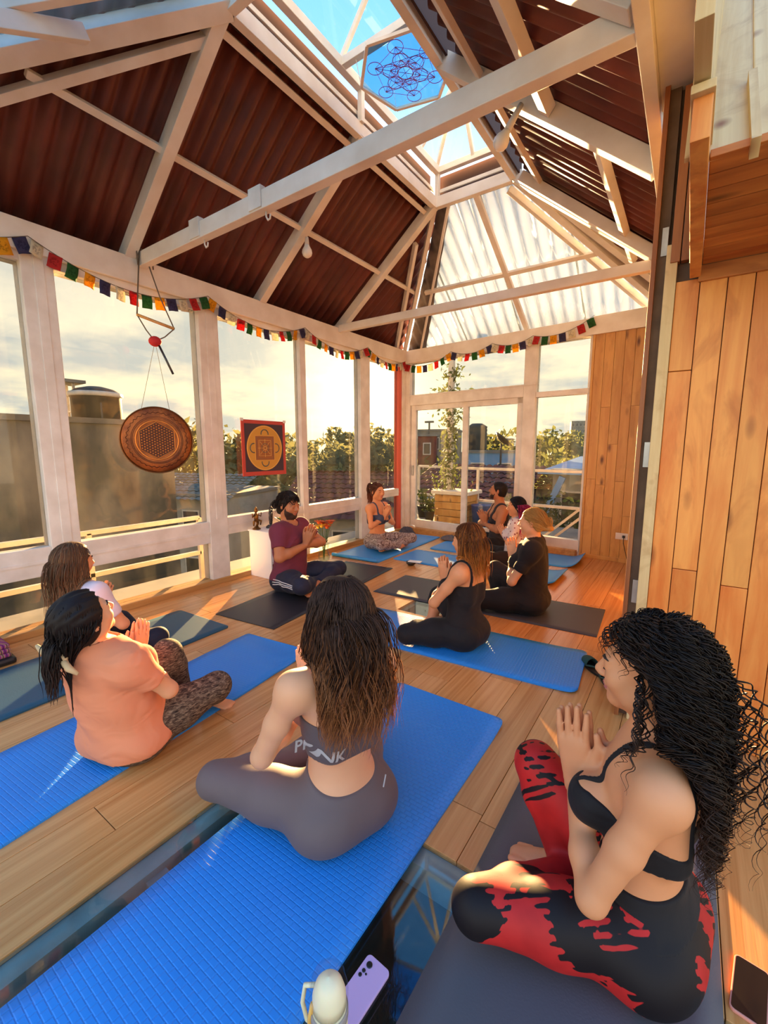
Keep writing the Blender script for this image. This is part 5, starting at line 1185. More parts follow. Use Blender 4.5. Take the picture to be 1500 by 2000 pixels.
# hedge below the terrace rail at right
hd = empty('hedge', (-1.7, 9.3, -3.0)); tag(hd, 'dark leafy shrub behind the terrace railing', 'shrub'); leaves(2600, lambda g: (g.uniform(-1.5, 1.6), g.normal(0, .35), 3.0 + g.uniform(-1.2, .32) + .15 * math.sin(g.random() * 9)), .07, 12, leafmat('dark_leaf', srgb(76, 88, 48), srgb(48, 62, 34)), 'foliage', hd); MB().tube([(0, 0, 0), (.1, 0, 2.2)], .06, 6).build('trunk', M_bark, hd)
# trees
def tree(label, x_, y_, top, rad, seed, m=M_lf2, n=1500, leaf=.30, grp='trees around the town'):
    o = empty('tree', (x_, y_, -6.5)); tag(o, label, 'tree', grp); g0 = np.random.default_rng(seed); h_ = top + 6.5; cl = [(g0.normal(0, rad * .45), g0.normal(0, rad * .45), h_ - rad * g0.uniform(.35, 1.3), rad * g0.uniform(.4, .62)) for _ in range(9)] + [(0, 0, h_ - rad * .55, rad * .55)]
    def fn(g):
        c = cl[g.integers(len(cl))]; d = g.normal(size=3); d /= np.linalg.norm(d); return V3(c[0], c[1], c[2]) + d * c[3] * g.uniform(.75, 1.02)
    leaves(n, fn, leaf, seed, m, 'crown', o); MB().tube([(0, 0, 0), (.1, 0, h_ * .5), (0, .1, h_ - rad)], [.3, .22, .1], 8).build('trunk', M_bark, o)
    for c in cl[:4]: MB().tube([(0.05, 0, h_ * .5), (c[0] * .6, c[1] * .6, (c[2] + h_ * .5) / 2), c[:3]], [.14, .09, .03], 6).build('branch', M_bark, o)
TR = [(-24.4, 15.5, 2.5, 3.4, 'broad tree behind the mandala poster'), (-22, 18.5, 1.9, 3.0, 'low tree right of the poster'), (-26, 23.5, 2.6, 3.6, 'full tree left of the narrow mullion'), (-24.5, 27.0, 2.3, 3.2, 'rounded tree right of the narrow mullion'), (-16.4, 22.7, 2.9, 2.3, 'tallest round tree below the sun'), (-20.5, 24.5, 1.6, 2.6, 'bushy tree under the sun glow'), (-15.5, 18.0, .3, 2.4, 'low leafy tree below the red post'), (-19.5, 14.2, .3, 2.6, 'sunlit tree behind the bearded man'), (-21.5, 9.8, 1.2, 3.0, 'big sunlit tree behind the gong post'), (-11.5, 19, .6, 2.0, 'small tree behind the sliding door edge'), (-9.0, 33.8, 2.5, 3.4, 'dark tree behind the right door pane'), (-6.0, 36, 2.2, 3.6, 'dark tree at the right window'), (-12.5, 35, 1.6, 3.2, 'dark tree behind the satellite dish'), (-3.2, 34, 1.7, 3.2, 'dark tree next to the pine wall'), (-4.4, 23.5, .9, 2.4, 'mid tree below the blue flat roof')]
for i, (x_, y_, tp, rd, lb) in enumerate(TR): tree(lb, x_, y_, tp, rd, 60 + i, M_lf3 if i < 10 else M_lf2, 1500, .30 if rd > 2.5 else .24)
for i in range(12):
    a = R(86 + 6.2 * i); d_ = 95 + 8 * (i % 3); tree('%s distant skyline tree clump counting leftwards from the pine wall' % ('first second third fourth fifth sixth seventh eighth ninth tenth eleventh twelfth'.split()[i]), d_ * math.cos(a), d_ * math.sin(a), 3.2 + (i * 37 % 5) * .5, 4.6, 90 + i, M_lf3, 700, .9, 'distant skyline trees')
# houses
def tile_roof(o, name, A, Bv, Cv, n, m):
    """A origin, Bv along the eave, Cv up the slope; n rows of round tiles running up the slope"""
    vs = []; fs = []; A, Bv, Cv = Vector(A), Vector(Bv), Vector(Cv); nn = Bv.cross(Cv).normalized(); K = n * 6; rows = 10
    for r_ in range(rows):
        for e in (0, 1):
            for i in range(K + 1): vs.append(A + Bv * (i / K) + Cv * ((r_ + e) / rows) + nn * (.05 * abs(math.sin(math.pi * i / 6)) + .03 * (1 - e)))
        b = r_ * 2 * (K + 1)
        for i in range(K): fs.append((b + i, b + i + 1, b + K + 2 + i, b + K + 1 + i))
    MB().add(vs, fs).build(name, m, o, True)
h1 = bld('house', 'house with old red tile roof below the terrace railing', 'house', (-7.2, 10.6, -6.5), (-3.5, 15.4, -.1), M_plaster, 0, (3, 2, .8, 1.0)); tile_roof(h1, 'tiled_roof', (-1.9, -2.7, 6.2), (3.8, 0, 0), (0, 3.2, 1.15), 18, M_tiles); tile_roof(h1, 'tiled_roof', (1.9, 3.4, 6.2), (-3.8, 0, 0), (0, -2.9, 1.15), 18, M_tiles)
h2 = bld('house', 'grey house under a light blue sheet roof at right', 'house', (-3.05, 12.6, -6.5), (.45, 17.5, .72), M_plaster, 0, (3, 2, .7, .9)); MB().bar((0, 2.7, 7.58), (0, -2.9, 7.25), 4.1, .06, (0, 0, 1)).build('sheet_roof', M_bluer, h2); MB().bar((-1.9, -2.9, 5.9), (-1.4, -2.85, 7.15), .16, .12, (0, 1, 0)).build('brace', M_bluer, h2)
h3 = bld('house', 'house with dark red roof seen under the sun', 'house', (-12.6, 11.2, -6.5), (-8.6, 15.6, -.9), M_plaster, R(25), (3, 2, .8, 1.0)); tile_roof(h3, 'tiled_roof', (-2.4, -2.6, 5.5), (4.8, 0, 0), (0, 2.7, 1.5), 18, M_tiles); tile_roof(h3, 'tiled_roof', (2.4, 2.6, 5.5), (-4.8, 0, 0), (0, -2.7, 1.5), 18, M_tiles)
h4 = bld('house', 'white walled house behind the gong', 'house', (-17.5, 8.4, -6.5), (-13.5, 12.0, -.3), M_plaster, R(20), (4, 2, .7, .9)); tile_roof(h4, 'tiled_roof', (-2.2, -2.1, 6.1), (4.4, 0, 0), (0, 2.1, .8), 16, M_slab)
b5 = bld('building', 'grey block building left of the vine', 'building', (-16.0, 26, -6.5), (-13.0, 29, 2.55), M_slab, R(20), (3, 3, .6, .8)); bld('building', 'flat building with light blue edge behind the vine', 'building', (-8.6, 18.4, -6.5), (-6.3, 21, 1.2), M_bluer, R(15), (2, 2, .6, .8))
bld('building', 'red walled block at the left of the sliding door', 'building', (-11.5, 19.2, -6.5), (-10.6, 20.5, 2.0), M_tiles, R(25), (1, 2, .4, .6))
tk2 = empty('water_tank', (-9.9, 23.4, 1.2)); tag(tk2, 'dark ribbed water tank above the blue-edged building', 'water tank'); MB().lathe([(.55, 0)] + [(.55 + .03 * (k % 2), .1 + .1 * k) for k in range(14)] + [(.3, 1.58), (0, 1.6)], (0, 0, 0), 24).build('body', M_tank, tk2, True); MB().box((-.7, -.7, -7.7), (.7, .7, 0)).build('support_block', M_slab, tk2)
ds = empty('satellite_dish', (-5.9, 16.3, -5.2)); tag(ds, 'dark satellite dish tilted upward beyond the terrace', 'satellite dish'); MB().tube([(0, 0, -1.3), (0, 0, 6.8)], .04, 8).build('mast', M_steel, ds); MB().lathe([(0, 0), (.15, .02), (.3, .08), (.40, .15), (.41, .15), (.3, .07), (.15, .008), (0, -.012)], (0, 0, 6.85), 28, (.45, .25, .6)).build('dish', M_tank, ds, True); MB().tube([(0, 0, 6.85), (.2, .1, 7.15)], .012, 6).build('feed_arm', M_steel, ds)
for i, (px_, py_, tp, w_, lb) in enumerate(((-29, 147, 9.5, 4.2, 'pale tower block next to the pine wall'), (-37, 140, 5.0, 5, 'low pale block behind the dark trees'), (-46, 130, 4.2, 5, 'wide distant block behind the door'), (-120, 62, 4.5, 5, 'distant block right of the gong'))):
    bld('tower_block', lb, 'building', (px_ - w_ / 2, py_ - 4, -6.5), (px_ + w_ / 2, py_ + 4, tp), M_slab, R(15), (4, 4, .6, 1.0))
lp = empty('street_lamp', (-11.9, 21.5, -6.5)); tag(lp, 'thin street lamp left of the grey block building', 'street lamp'); MB().tube([(0, 0, 0), (0, 0, 9.3)], .05, 8).build('pole', M_steel, lp); MB().box((-.25, -.08, 9.3), (.25, .08, 9.4)).build('lamp_head', M_steel, lp)
# ================================================================== the ten people
def skin(r, g, b, nm): return skin_mat(nm, srgb(r, g, b))
SK_f = skin(222, 160, 118, 'skin_fair'); SK_m = skin(206, 150, 112, 'skin_medium'); SK_t = skin(182, 118, 80, 'skin_tan'); SK_o = skin(218, 148, 102, 'skin_warm')
LIP = new_mat('lips', srgb(186, 104, 92), .4)[0]; LIP2 = new_mat('lips_tan', srgb(156, 90, 76), .45)[0]
M_lash = new_mat('lash', (.012, .008, .006), .6)[0]
HB = hair_mat('hair_brown_waves', srgb(62, 40, 30), srgb(190, 118, 66), .36, .5)
HC = hair_mat('hair_black_curls', srgb(26, 18, 15), srgb(62, 40, 28), .3, .6, .45)
HD = hair_mat('hair_dark', srgb(30, 22, 20), srgb(58, 40, 32), .3)
HG = hair_mat('hair_ash_brown', srgb(92, 66, 46), srgb(160, 122, 84), .3, .5)
HO = hair_mat('hair_copper', srgb(96, 54, 28), srgb(226, 138, 54), .12, .5)
HY = hair_mat('hair_blonde', srgb(176, 132, 72), srgb(232, 196, 128), .2, .5)
HR = hair_mat('hair_auburn', srgb(86, 48, 34), srgb(150, 84, 52), .3)
HK = hair_mat('hair_black_pink', srgb(22, 20, 30), srgb(28, 22, 34), .5)
HS = hair_mat('short_beard', srgb(66, 46, 38), srgb(84, 60, 48), .3)
HP_ = hair_mat('hair_pink_ends', srgb(150, 36, 84), srgb(226, 84, 140), .3, .5)
def outer(p, off=.006): p.outer = np.minimum(p.f['torso'], np.minimum(p.f['armR'], p.f['armL'])) - off
def text_on_back(p, body, txt, mat, size, cx, cz, shear=0, name='lettering', rot=0.0, side=-1):
    cu = bpy.data.curves.new('t', 'FONT'); cu.body = txt; cu.size = size; cu.align_x = 'CENTER'; cu.offset = .0012; cu.resolution_u = 3
    to = bpy.data.objects.new('t', cu); COL.objects.link(to); dg = bpy.context.evaluated_depsgraph_get(); me = bpy.data.meshes.new_from_object(to.evaluated_get(dg)); bpy.data.objects.remove(to)
    bm = bmesh.new(); bm.from_mesh(me); bmesh.ops.triangulate(bm, faces=bm.faces[:]);
    for _ in range(4): bmesh.ops.subdivide_edges(bm, edges=[e for e in bm.edges if e.calc_length() > .008], cuts=1); bmesh.ops.triangulate(bm, faces=bm.faces[:])
    D = p.last; G = p.G; c_, s_ = math.cos(rot), math.sin(rot)
    ins = D < 0; j0 = np.clip(ins.argmax(1), 1, None); I0, K0 = np.indices(j0.shape); va = D[I0, j0 - 1, K0]; vb = D[I0, j0, K0]; ym = np.where(ins.any(1), G.ax[1][j0 - 1] + va / np.where(va == vb, 1, va - vb) * G.h, 0)
    for v in bm.verts:
        x = cx + v.co.x * c_ - v.co.y * s_; z = cz + v.co.x * s_ + v.co.y * c_
        fi = (x - G.lo[0]) / G.h; fk = (z - G.lo[2]) / G.h; i = int(fi); k = int(fk); a_, b_ = fi - i, fk - k
        y = (ym[i, k] * (1 - a_) + ym[i + 1, k] * a_) * (1 - b_) + (ym[i, k + 1] * (1 - a_) + ym[i + 1, k + 1] * a_) * b_
        v.co = (x, y - .003, z)
    bm.to_mesh(me); bm.free(); me.materials.append(mat); o = bpy.data.objects.new(name, me); COL.objects.link(o); o.parent = p.o; me.polygons.foreach_set('use_smooth', [True] * len(me.polygons)); return o
# ---- 1 the brown-haired woman in the foreground, seen from behind
C_taupe = cloth('taupe_legging', srgb(104, 88, 86), .62, .06, 300, .08, .06, wrinkle=.12); C_bra = cloth('taupe_bra', srgb(92, 78, 78), .65, .05)
C_grey = new_mat('grey_print', srgb(172, 164, 160), .6)[0]
p = Person(dict(elL=(-.245, .075, .325), shL=(-.172, -.01, .575), knL=(-.325, .345, .10), knR=(.32, .34, .11), head=(0, -.005, .775)), lean=0, side=1, h=.0055, hyaw=6, hpitch=-4, hip=1.06, slim=.92)
p.make((-.965, 1.10), 162, 1.06, SK_f, LIP, 'woman with long wavy brown hair, grey crop top and leggings, back to us'); outer(p)
p.trousers(C_taupe, .235, .005, 0.0, 'leggings', .92, tilt=.35)
p.strap_top(C_bra, .455, .315, .085, .026, .005, 'sports_bra', xlim=.15); text_on_back(p, None, 'PINK', C_grey, .056, -.108, .343, rot=-.10)
p2 = p.last; X_ = None
MB().bar((.075, -.155, .205), (.10, -.135, .225), .004, .004).build('waist_logo', C_grey, p.o)
p.cap(HB, .016, .06, .4, -.10, bumps=.003, extra=[lambda G, D, H, M: (ell(G, D, H(0, -.055, -.06), (.088, .062, .10), .03, M), ell(G, D, H(0, -.075, -.165), (.088, .045, .12), .04, M))])
p.strands('hair_locks', HB, 3200, .415, 3, .00155, .013, freq=2.5, seg=13, az=(-150, 150), spread=.04, flow=62, lift=.018, elev=(-5, 89), lenvar=.10, sides=3)
p.lashes(M_lash)
# ---- 2 the curly-haired woman at right
def redblack():
    m, n, b = new_mat('red_black_legging', (.4, .03, .03), .6, 0, .25); v = n.coord('Object'); f = n.noise(v, 5.2, 3, .45, .9)
    st = n.n('ShaderNodeTexWave', wave_type='BANDS', bands_direction='DIAGONAL'); st.inputs['Scale'].default_value = 16; st.inputs['Distortion'].default_value = 1.5; n.l(v, st.inputs['Vector'])
    band = n.ramp(f, [(.455, (0, 0, 0)), (.475, (.5, .5, .5)), (.50, (.5, .5, .5)), (.52, (1, 1, 1))])
    k = n.ramp(n.math('ADD', band, n.math('MULTIPLY', n.math('SUBTRACT', st.outputs['Fac'], .5), .55)), [(.45, (0, 0, 0)), (.55, (1, 1, 1))])
    red = n.mix(n.noise(v, 14, 3), srgb(150, 24, 24), srgb(206, 44, 40)); n.l(n.mix(k, srgb(24, 16, 17), red), b.inputs['Base Color']); return m
C_rb = redblack(); C_blk = cloth('black_jersey', srgb(30, 26, 27), .75, .1); C_blk2 = cloth('black_cotton', srgb(36, 30, 30), .85, .1)
p = Person(dict(shL=(-.156, -.04, .568), elL=(-.225, .06, .285), elR=(.21, .10, .30), hand=(0, .185, .475), knL=(-.30, .31, .125), knR=(.075, .325, .315), anR=(.045, .215, .055), toeR=(.02, .35, .03), anL=(.10, .15, .05), toeL=(.20, .16, .04), head=(0, .035, .768)), lean=2, h=.0049, hyaw=4, hpitch=-3, bust=1.3, fdir=(0, .12, 1), hand_s=1.12, hip=1.08, slim=.95, arms=.95)
p.make((-.01, 1.27), 172, 1.06, SK_o, LIP, 'woman with huge dark curly hair, black bralette and red-black leggings'); outer(p)
p.trousers(C_rb, .215, .005, 0.0, 'leggings', .93)
p.garment('leggings_waistband', [('torso', p.below(.25))], .0062, lambda X, Y, Z: .172 - p.tilted_z(X, Y, Z)[0] + 0 * X, C_blk)
p.strap_top(C_blk, .425, .335, .082, .0055, .005, 'bralette', front=-.035, xlim=.15)
p.cap(HC, .022, .034, 1.0, -.10, bumps=.006, extra=[lambda G, D, H, M: (ell(G, D, H(0, -.08, -.04), (.115, .075, .12), .04, M), ell(G, D, H(0, -.125, -.17), (.105, .06, .13), .05, M))])
p.strands('hair_curls', HC, 1050, .46, 5, .0017, 0, curl=1, freq=7.5, seg=14, az=(-118, 118), spread=.045, flow=40, lift=.042, elev=(-5, 90), curl_r=(.008, .019), lenvar=.14, sides=3, ylim=-.05)
p.strands('hair_curls_short', HC, 420, .15, 6, .0017, 0, curl=1, freq=4.5, seg=7, az=(-180, 180), spread=.05, flow=80, lift=.035, elev=(50, 90), curl_r=(.005, .012), lenvar=.35, sides=3, ylim=-.04)
p.strands('hair_fringe_curls', HC, 260, .085, 16, .0016, 0, curl=1, freq=2.6, seg=7, az=(-180, 180), spread=.02, flow=178, lift=.02, elev=(48, 88), curl_r=(.006, .013), lenvar=.3, sides=3, ylim=.10)
p.strands('hair_front_curls', HC, 16, .26, 8, .0016, 0, curl=1, freq=6.5, seg=12, az=(-104, -86), spread=.02, flow=110, lift=.012, elev=(-10, 10), curl_r=(.005, .010), sides=3, ylim=-.005)
p.lashes(M_lash)
e_ = p.pt(-.082, -.004, -.045); MB().tube([e_ + .009 * V3(0, math.cos(a), math.sin(a)) for a in np.linspace(0, 6.0, 12)], .0016, 6).build('earring', M_galv, p.o, True)
# ---- 3 the woman in the apricot shirt
C_apr = cloth('apricot_cotton', srgb(226, 140, 100), .9, .05, 200, .12, wrinkle=.45)
def mottle_leg():
    m, n, b = new_mat('brown_marl_knit', (.1, .08, .06), .85, 0, .2); v = n.coord('Object', (9, 9, 40), rot=(.5, .3, .4)); f = n.noise(v, 4.5, 5, .65, .8)
    n.l(n.ramp(f, [(.36, srgb(38, 28, 24)), (.5, srgb(92, 74, 60)), (.66, srgb(150, 130, 106))]), b.inputs['Base Color']); return m
C_marl = mottle_leg()
p = Person(dict(head=(0.01, -.165, .70), neck=(0, -.135, .565), shR=(.172, -.115, .505), shL=(-.165, -.125, .515), elR=(.24, .01, .325), elL=(-.23, .02, .33), hand=(0.0, .085, .475), knR=(.24, .315, .175), knL=(-.03, .28, .33), anR=(.13, .375, .06), toeR=(.25, .385, .04), anL=(-.02, .36, .06), toeL=(-.04, .48, .03)), lean=-14, h=.0065, hyaw=-12, hpitch=24, hroll=8, build=1.07, bust=1.2, belly=.5, hip=1.05, fdir=(0, .25, 1))
p.make((-2.05, .86), 107, 1.0, SK_f, LIP, 'woman in apricot t-shirt and marled leggings, head tipped back'); outer(p)
p.trousers(C_marl, .17, .009, .0015, 'leggings', .93)
p.tee(C_apr, .015, .075, fold=.004, neckr=.08, ffreq=24, drape=1.1)
p.cap(HD, .018, .06, .5, -.10, extra=[lambda G, D, H, M: (ell(G, D, H(0, -.11, -.085), (.045, .04, .045), .03, M), ell(G, D, H(-.0, -.125, -.20), (.04, .032, .10), .03, M))])
p.strands('hair_locks', HD, 420, .30, 4, .0024, .003, freq=2, az=(-140, 140), spread=.015, flow=70, lift=.012, elev=(-10, 89), gather=tuple(p.pt(0, -.125, -.10)))
p.strands('hair_tail', HD, 120, .20, 9, .003, .006, freq=2, az=(-18, 18), spread=.02, flow=20, lift=.03, elev=(-42, -20))
C_scr = cloth('tan_scrunchie', srgb(206, 172, 126), .8)
b0 = p.pt(0, -.15, -.085); sb = MB(); sb.tube([b0 + .036 * (p.HM @ V3(math.cos(a), .15 * math.sin(3 * a), math.sin(a))) for a in np.linspace(0, 6.28, 20)], [.012 + .003 * math.sin(i * 2.1) for i in range(20)], 8)
sb.tube([b0 + p.HM @ V3(*q) for q in ((.03, 0, .01), (.075, -.01, -.01), (.11, -.005, -.03))], [.012, .014, .006], 8); sb.tube([b0 + p.HM @ V3(*q) for q in ((-.03, 0, .01), (-.08, -.012, .02), (-.11, -.01, .04))], [.012, .014, .006], 8)
sb.build('scrunchie', C_scr, p.o, True)
p.lashes(M_lash)
# ---- 4 the long-haired woman at far left
C_lil = cloth('pale_lilac_cotton', srgb(222, 208, 214), .85, .05); C_navy = cloth('dark_navy_jersey', srgb(34, 34, 48), .75, .1)
p = Person(dict(hand=(0, .13, .46), knR=(.27, .31, .165), knL=(-.10, .30, .225), anL=(.0, .36, .06), toeL=(-.02, .48, .03), head=(0, -.02, .745)), h=.0078, hyaw=-4, hpitch=-2)
p.make((-2.99, 1.05), 100, .96, SK_o, LIP, 'woman with long ash-brown hair and pale top beside the left windows'); outer(p)
p.trousers(C_navy, .18, .008, .0015); p.tee(C_lil, .011, .12, frac=.7, fold=.002)
p.cap(HG, .016, .055, .45, -.10, extra=[lambda G, D, H, M: (ell(G, D, H(0, -.055, -.07), (.086, .06, .11), .03, M), ell(G, D, H(0, -.085, -.18), (.08, .04, .10), .04, M))])
p.strands('hair_locks', HG, 800, .34, 13, .0022, .006, freq=2.2, az=(-150, 150), spread=.012, flow=80, lift=.014, elev=(-5, 89), lenvar=.12); p.lashes(M_lash)
# ---- 5 the bearded man in maroon leading the class
C_mar = cloth('maroon_cotton', srgb(112, 48, 66), .85, .06); C_trk = cloth('navy_tracksuit', srgb(38, 40, 58), .7, .08); C_wht = new_mat('white_trim', srgb(226, 222, 220), .6)[0]
p = Person(dict(head=(0, -.008, .775), elR=(.265, .075, .35), elL=(-.25, .17, .40), hand=(0, .205, .50), knR=(.29, .315, .135), knL=(-.31, .325, .14), anL=(.07, .30, .07), toeL=(.21, .33, .045), anR=(-.08, .22, .06), toeR=(-.22, .22, .045)), lean=0, h=.0072, female=False, build=1.06, hpitch=-8, hyaw=-6, hand_s=1.08)
p.make((-3.20, 2.97), 10, 1.08, SK_t, LIP2, 'bearded man in maroon t-shirt and navy track pants in front of white cabinet'); outer(p)
p.trousers(C_trk, .17, .013, .002, cut=.86); lastleg = p.last
p.tee(C_mar, .014, .11, frac=.66, fold=.003, ffreq=20, neckr=.078)
for i in range(3):   # white side stripes running down the right thigh
    pts = []
    for t in np.linspace(0.02, .95, 12):
        c = p.J['hipR'] + V3(.05, -.02, 0) + (p.J['knR'] - p.J['hipR'] - V3(.03, -.02, 0)) * t; dirv = unit(V3(.78, -.55, .22 - .26 * i)); q = c.copy()
        for _ in range(60):
            ii = np.clip(((q - p.G.lo) / p.h).astype(int), 0, p.G.n - 1)
            if lastleg[tuple(ii)] > -.001: break
            q = q + dirv * .003
        pts.append(q)
    MB().tube(pts, .0042, 6).build('side_stripe', C_wht, p.o, True)
p.cap(HD, .011, .066, .62, -.10, extra=[lambda G, D, H, M: (ell(G, D, H(0, -.085, -.075), (.05, .032, .045), .03, M), ell(G, D, H(0, .015, .10), (.05, .06, .022), .03, M))], bumps=.005)
p.strands('hair_locks', HD, 520, .065, 21, .0026, .010, freq=1.2, az=(-180, 180), spread=.01, flow=175, lift=.014, elev=(35, 90), ylim=.07, lenvar=.4, seg=8); p.strands('hair_back_locks', HD, 260, .11, 22, .0026, .008, freq=1.5, az=(-75, 75), spread=.01, flow=75, lift=.012, elev=(-25, 40), ylim=-.03, seg=9)
def beard(p, mat, off=.006, top=-.03):
    X, Y, Z = p.G.full(); a, b, c = p.headcoord(X, Y, Z)
    cl = np.maximum(c - (top + .0 * a - np.clip((b - .055) * .55, 0, .03) + np.clip((.035 - b) * 1.6, 0, .06)) , .012 - b + np.clip((-c - .05) * .2, 0, .02)); cl = np.maximum(cl, -.125 - c)
    mouth = .0165 - np.sqrt((a * .62) ** 2 + (c + .0585) ** 2 + np.clip(.07 - b, 0, 1) ** 2 * 9); cl = np.maximum(cl, mouth)
    d = np.maximum(p.f['head'] - off + (.002 * np.sin(a * 300 + c * 90) * np.sin(c * 260)).astype(np.float32), cl.astype(np.float32)); P, Q = surface(p.G, d); np_mesh('beard', P, Q, mat, p.o)
beard(p, HS, .0045, -.042); p.lashes(M_lash)
# ---- 6 the woman with the ponytail by the far corner
C_blu = cloth('slate_sports_top', srgb(70, 76, 98), .7, .06)
def pattern_leg():
    m, n, b = new_mat('paisley_legging', (.4, .36, .34), .7, 0, .25); v = n.coord('Object'); f = n.noise(v, 24, 3, .6, 2.5); g = n.noise(v, 8, 3)
    n.l(n.mix(n.ramp(f, [(.44, (0, 0, 0)), (.5, (1, 1, 1))]), srgb(96, 70, 66), n.mix(g, srgb(196, 182, 172), srgb(150, 130, 126))), b.inputs['Base Color']); return m
p = Person(dict(head=(0, .008, .775), hand=(0, .165, .50), elR=(.225, .075, .325), elL=(-.215, .10, .325), knR=(.30, .30, .125), knL=(-.31, .365, .13)), h=.0084, hyaw=-12, hpitch=-4, slim=.9, arms=.9)
p.make((-3.54, 4.93), -4, 1.03, SK_o, LIP, 'slim woman with auburn ponytail and patterned leggings near the glass corner'); outer(p)
p.trousers(pattern_leg(), .205, .006, 0, 'leggings'); p.strap_top(C_blu, .47, .33, .08, .012, .005, 'sports_top', xlim=.15)
p.cap(HR, .010, .064, .5, -.08, extra=[lambda G, D, H, M: (ell(G, D, H(0, -.14, .035), (.05, .05, .048), .02, M), ell(G, D, H(0, -.165, -.04), (.042, .036, .085), .03, M))], bumps=.005); outer(p); p.strands('hair_locks', HR, 350, .15, 78, .0018, .001, freq=1, az=(-160, 160), spread=0, flow=30, lift=.008, elev=(-20, 89), grav=.06, gz=1.0, gather=tuple(p.pt(0, -.12, .03)), ylim=.0, sides=3); p.strands('hair_tail', HR, 160, .22, 77, .004, .008, freq=1.6, az=(-25, 25), flow=25, lift=.075, elev=(8, 35), spread=.02); p.lashes(M_lash)
# ---- 7 the man in the black tank top
p = Person(dict(head=(0, .018, .785), hand=(0, .195, .435), shL=(-.182, -.02, .56), elL=(-.26, .06, .325), elR=(.25, .17, .33), knL=(-.31, .25, .13), knR=(.31, .25, .13)), h=.0084, female=False, build=1.03, hyaw=-22, hpitch=10, hand_s=1.05)
p.make((-2.05, 5.66), 212, 1.06, SK_t, LIP2, 'man with cropped dark hair in a charcoal tank top before the sliding door'); outer(p)
p.garment('shorts', [('torso', p.below(.17)), p.legcut('R', .8, False), p.legcut('L', .8, False)], .012, None, C_blk2, .03, .002)
p.strap_top(cloth('charcoal_tank', srgb(52, 46, 50), .8, .06), .47, .10, .092, .022, .009, 'tank_top', front=.03, fold=.002, xlim=.13)
p.cap(HD, .006, .066, .55, -.06, bumps=.0015); beard(p, HS, .001, -.05); p.lashes(M_lash)
# ---- 8 the woman with black and pink hair
def floral():
    m, n, b = new_mat('floral_blouse', (.7, .65, .65), .8, 0, .25); v = n.coord('Object'); vo = n.n('ShaderNodeTexVoronoi'); vo.inputs['Scale'].default_value = 26; n.l(v, vo.inputs['Vector'])
    c = n.mix(n.ramp(vo.outputs['Distance'], [(.25, (0, 0, 0)), (.33, (1, 1, 1))]), n.mix(n.noise(v, 18), srgb(196, 120, 128), srgb(40, 34, 44)), srgb(214, 200, 198)); n.l(c, b.inputs['Base Color']); return m
p = Person(dict(head=(0, .012, .75), hand=(0, .15, .42), knL=(-.28, .27, .16), elL=(-.225, .05, .32)), h=.0084, hpitch=-6, hyaw=6)
p.make((-1.60, 5.02), 196, .96, SK_o, LIP, 'woman with black hair fading to pink and a floral blouse'); outer(p)
p.trousers(C_blk2, .18, .009, .002); p.tee(floral(), .012, .11, frac=.7, fold=.002)
p.cap(HK, .014, .058, .5, -.10, extra=[lambda G, D, H, M: ell(G, D, H(0, -.05, -.07), (.082, .06, .10), .03, M)], bumps=.003)
p.strands('hair_locks', HK, 300, .24, 31, .0034, .003, freq=2, az=(-150, 150), spread=.012, flow=80, lift=.010, elev=(-5, 89), ylim=-.02)
p.strands('hair_pink_locks', HP_, 150, .36, 32, .0036, .005, freq=2, az=(-95, -50), spread=.02, flow=95, lift=.02, elev=(-25, 0), ylim=-.02); p.lashes(M_lash)
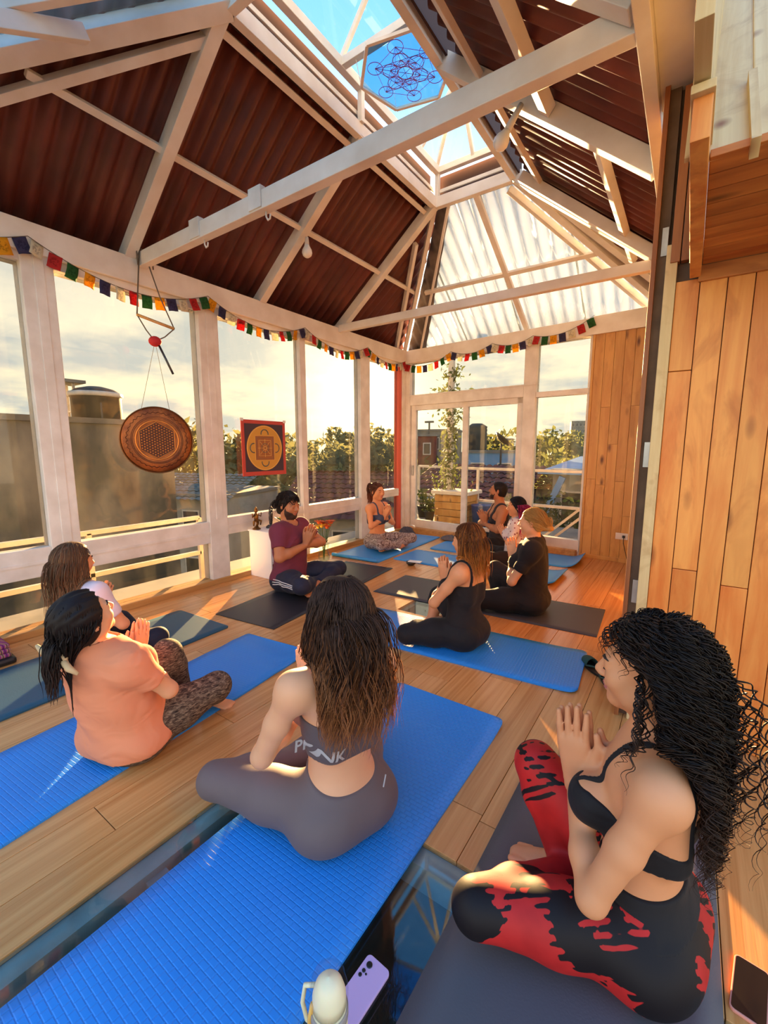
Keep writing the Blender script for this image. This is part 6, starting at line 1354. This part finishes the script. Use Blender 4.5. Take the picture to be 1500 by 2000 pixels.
# ---- 9 the blonde woman in black
p = Person(dict(head=(0, .005, .755), shL=(-.168, -.045, .56), elL=(-.225, .09, .29), elR=(.21, .10, .31), hand=(0, .155, .50), knL=(-.25, .37, .095), knR=(.17, .34, .265), anR=(.09, .30, .06), toeR=(.06, .41, .03), anL=(.05, .45, .05), toeL=(.15, .50, .04)), lean=0, h=.0072, hpitch=-6, build=1.1, hip=1.0, slim=1.12, bust=1.1, belly=.3, fdir=(0, .1, 1))
p.make((-1.05, 3.72), 184, 1.02, SK_f, LIP, 'blonde woman with a low bun in black t-shirt and trousers'); outer(p)
p.trousers(C_blk, .18, .010, .002); p.tee(C_blk2, .013, .06, frac=.66, fold=.003)
p.cap(HY, .0065, .058, .75, -.075, extra=[lambda G, D, H, M: (ell(G, D, H(0, -.140, -.062), (.036, .034, .036), .008, M), ell(G, D, H(0, -.10, -.045), (.035, .035, .03), .03, M))], bumps=.0025)
p.strands('hair_locks', HY, 500, .17, 41, .0017, .001, freq=1, az=(-160, 160), spread=.0, flow=35, lift=.008, elev=(-20, 89), grav=.10, gz=1.0, gather=tuple(p.pt(0, -.135, -.06)), ylim=.0, sides=3); p.lashes(M_lash, browmat=HY)
w_ = p.J['hand'] - unit((0, .1, 1)) * .10 + V3(-.03, 0, 0); MB().tube([w_ + V3(.03 * math.cos(a), .03 * math.sin(a), .004 * math.sin(2 * a)) for a in np.linspace(0, 6.28, 16)], .004, 6).build('bracelet', new_mat('gold', srgb(200, 150, 70), .3, .9)[0], p.o, True)
# ---- 10 the copper-haired woman in the black camisole
p = Person(dict(head=(0, -.012, .755), shL=(-.17, -.06, .57), elL=(-.225, .10, .335), elR=(.21, .12, .33), hand=(0, .175, .50), knL=(-.31, .27, .085), knR=(.16, .33, .24), anR=(.06, .33, .06), toeR=(.02, .44, .03)), h=.007, hyaw=10, hpitch=-6, build=1.03, hip=1.0, slim=1.1, fdir=(0, .15, 1))
p.make((-1.235, 2.78), 172, 1.0, SK_o, LIP, 'woman with copper shoulder-length hair in a black camisole and trousers'); outer(p)
p.trousers(C_blk, .18, .011, .002, cut=.45); p.strap_top(C_blk2, .465, .07, .092, .009, .009, 'camisole', fold=.002, front=-.0, xlim=.15)
p.cap(HO, .015, .058, .45, -.10, extra=[lambda G, D, H, M: (ell(G, D, H(0, -.05, -.06), (.086, .062, .10), .03, M), ell(G, D, H(0, -.06, -.14), (.088, .05, .06), .04, M))], bumps=.004)
p.strands('hair_locks', HO, 800, .30, 51, .0021, .005, freq=2, az=(-150, 150), spread=.03, flow=85, lift=.016, elev=(-5, 89), lenvar=.12); p.lashes(M_lash)
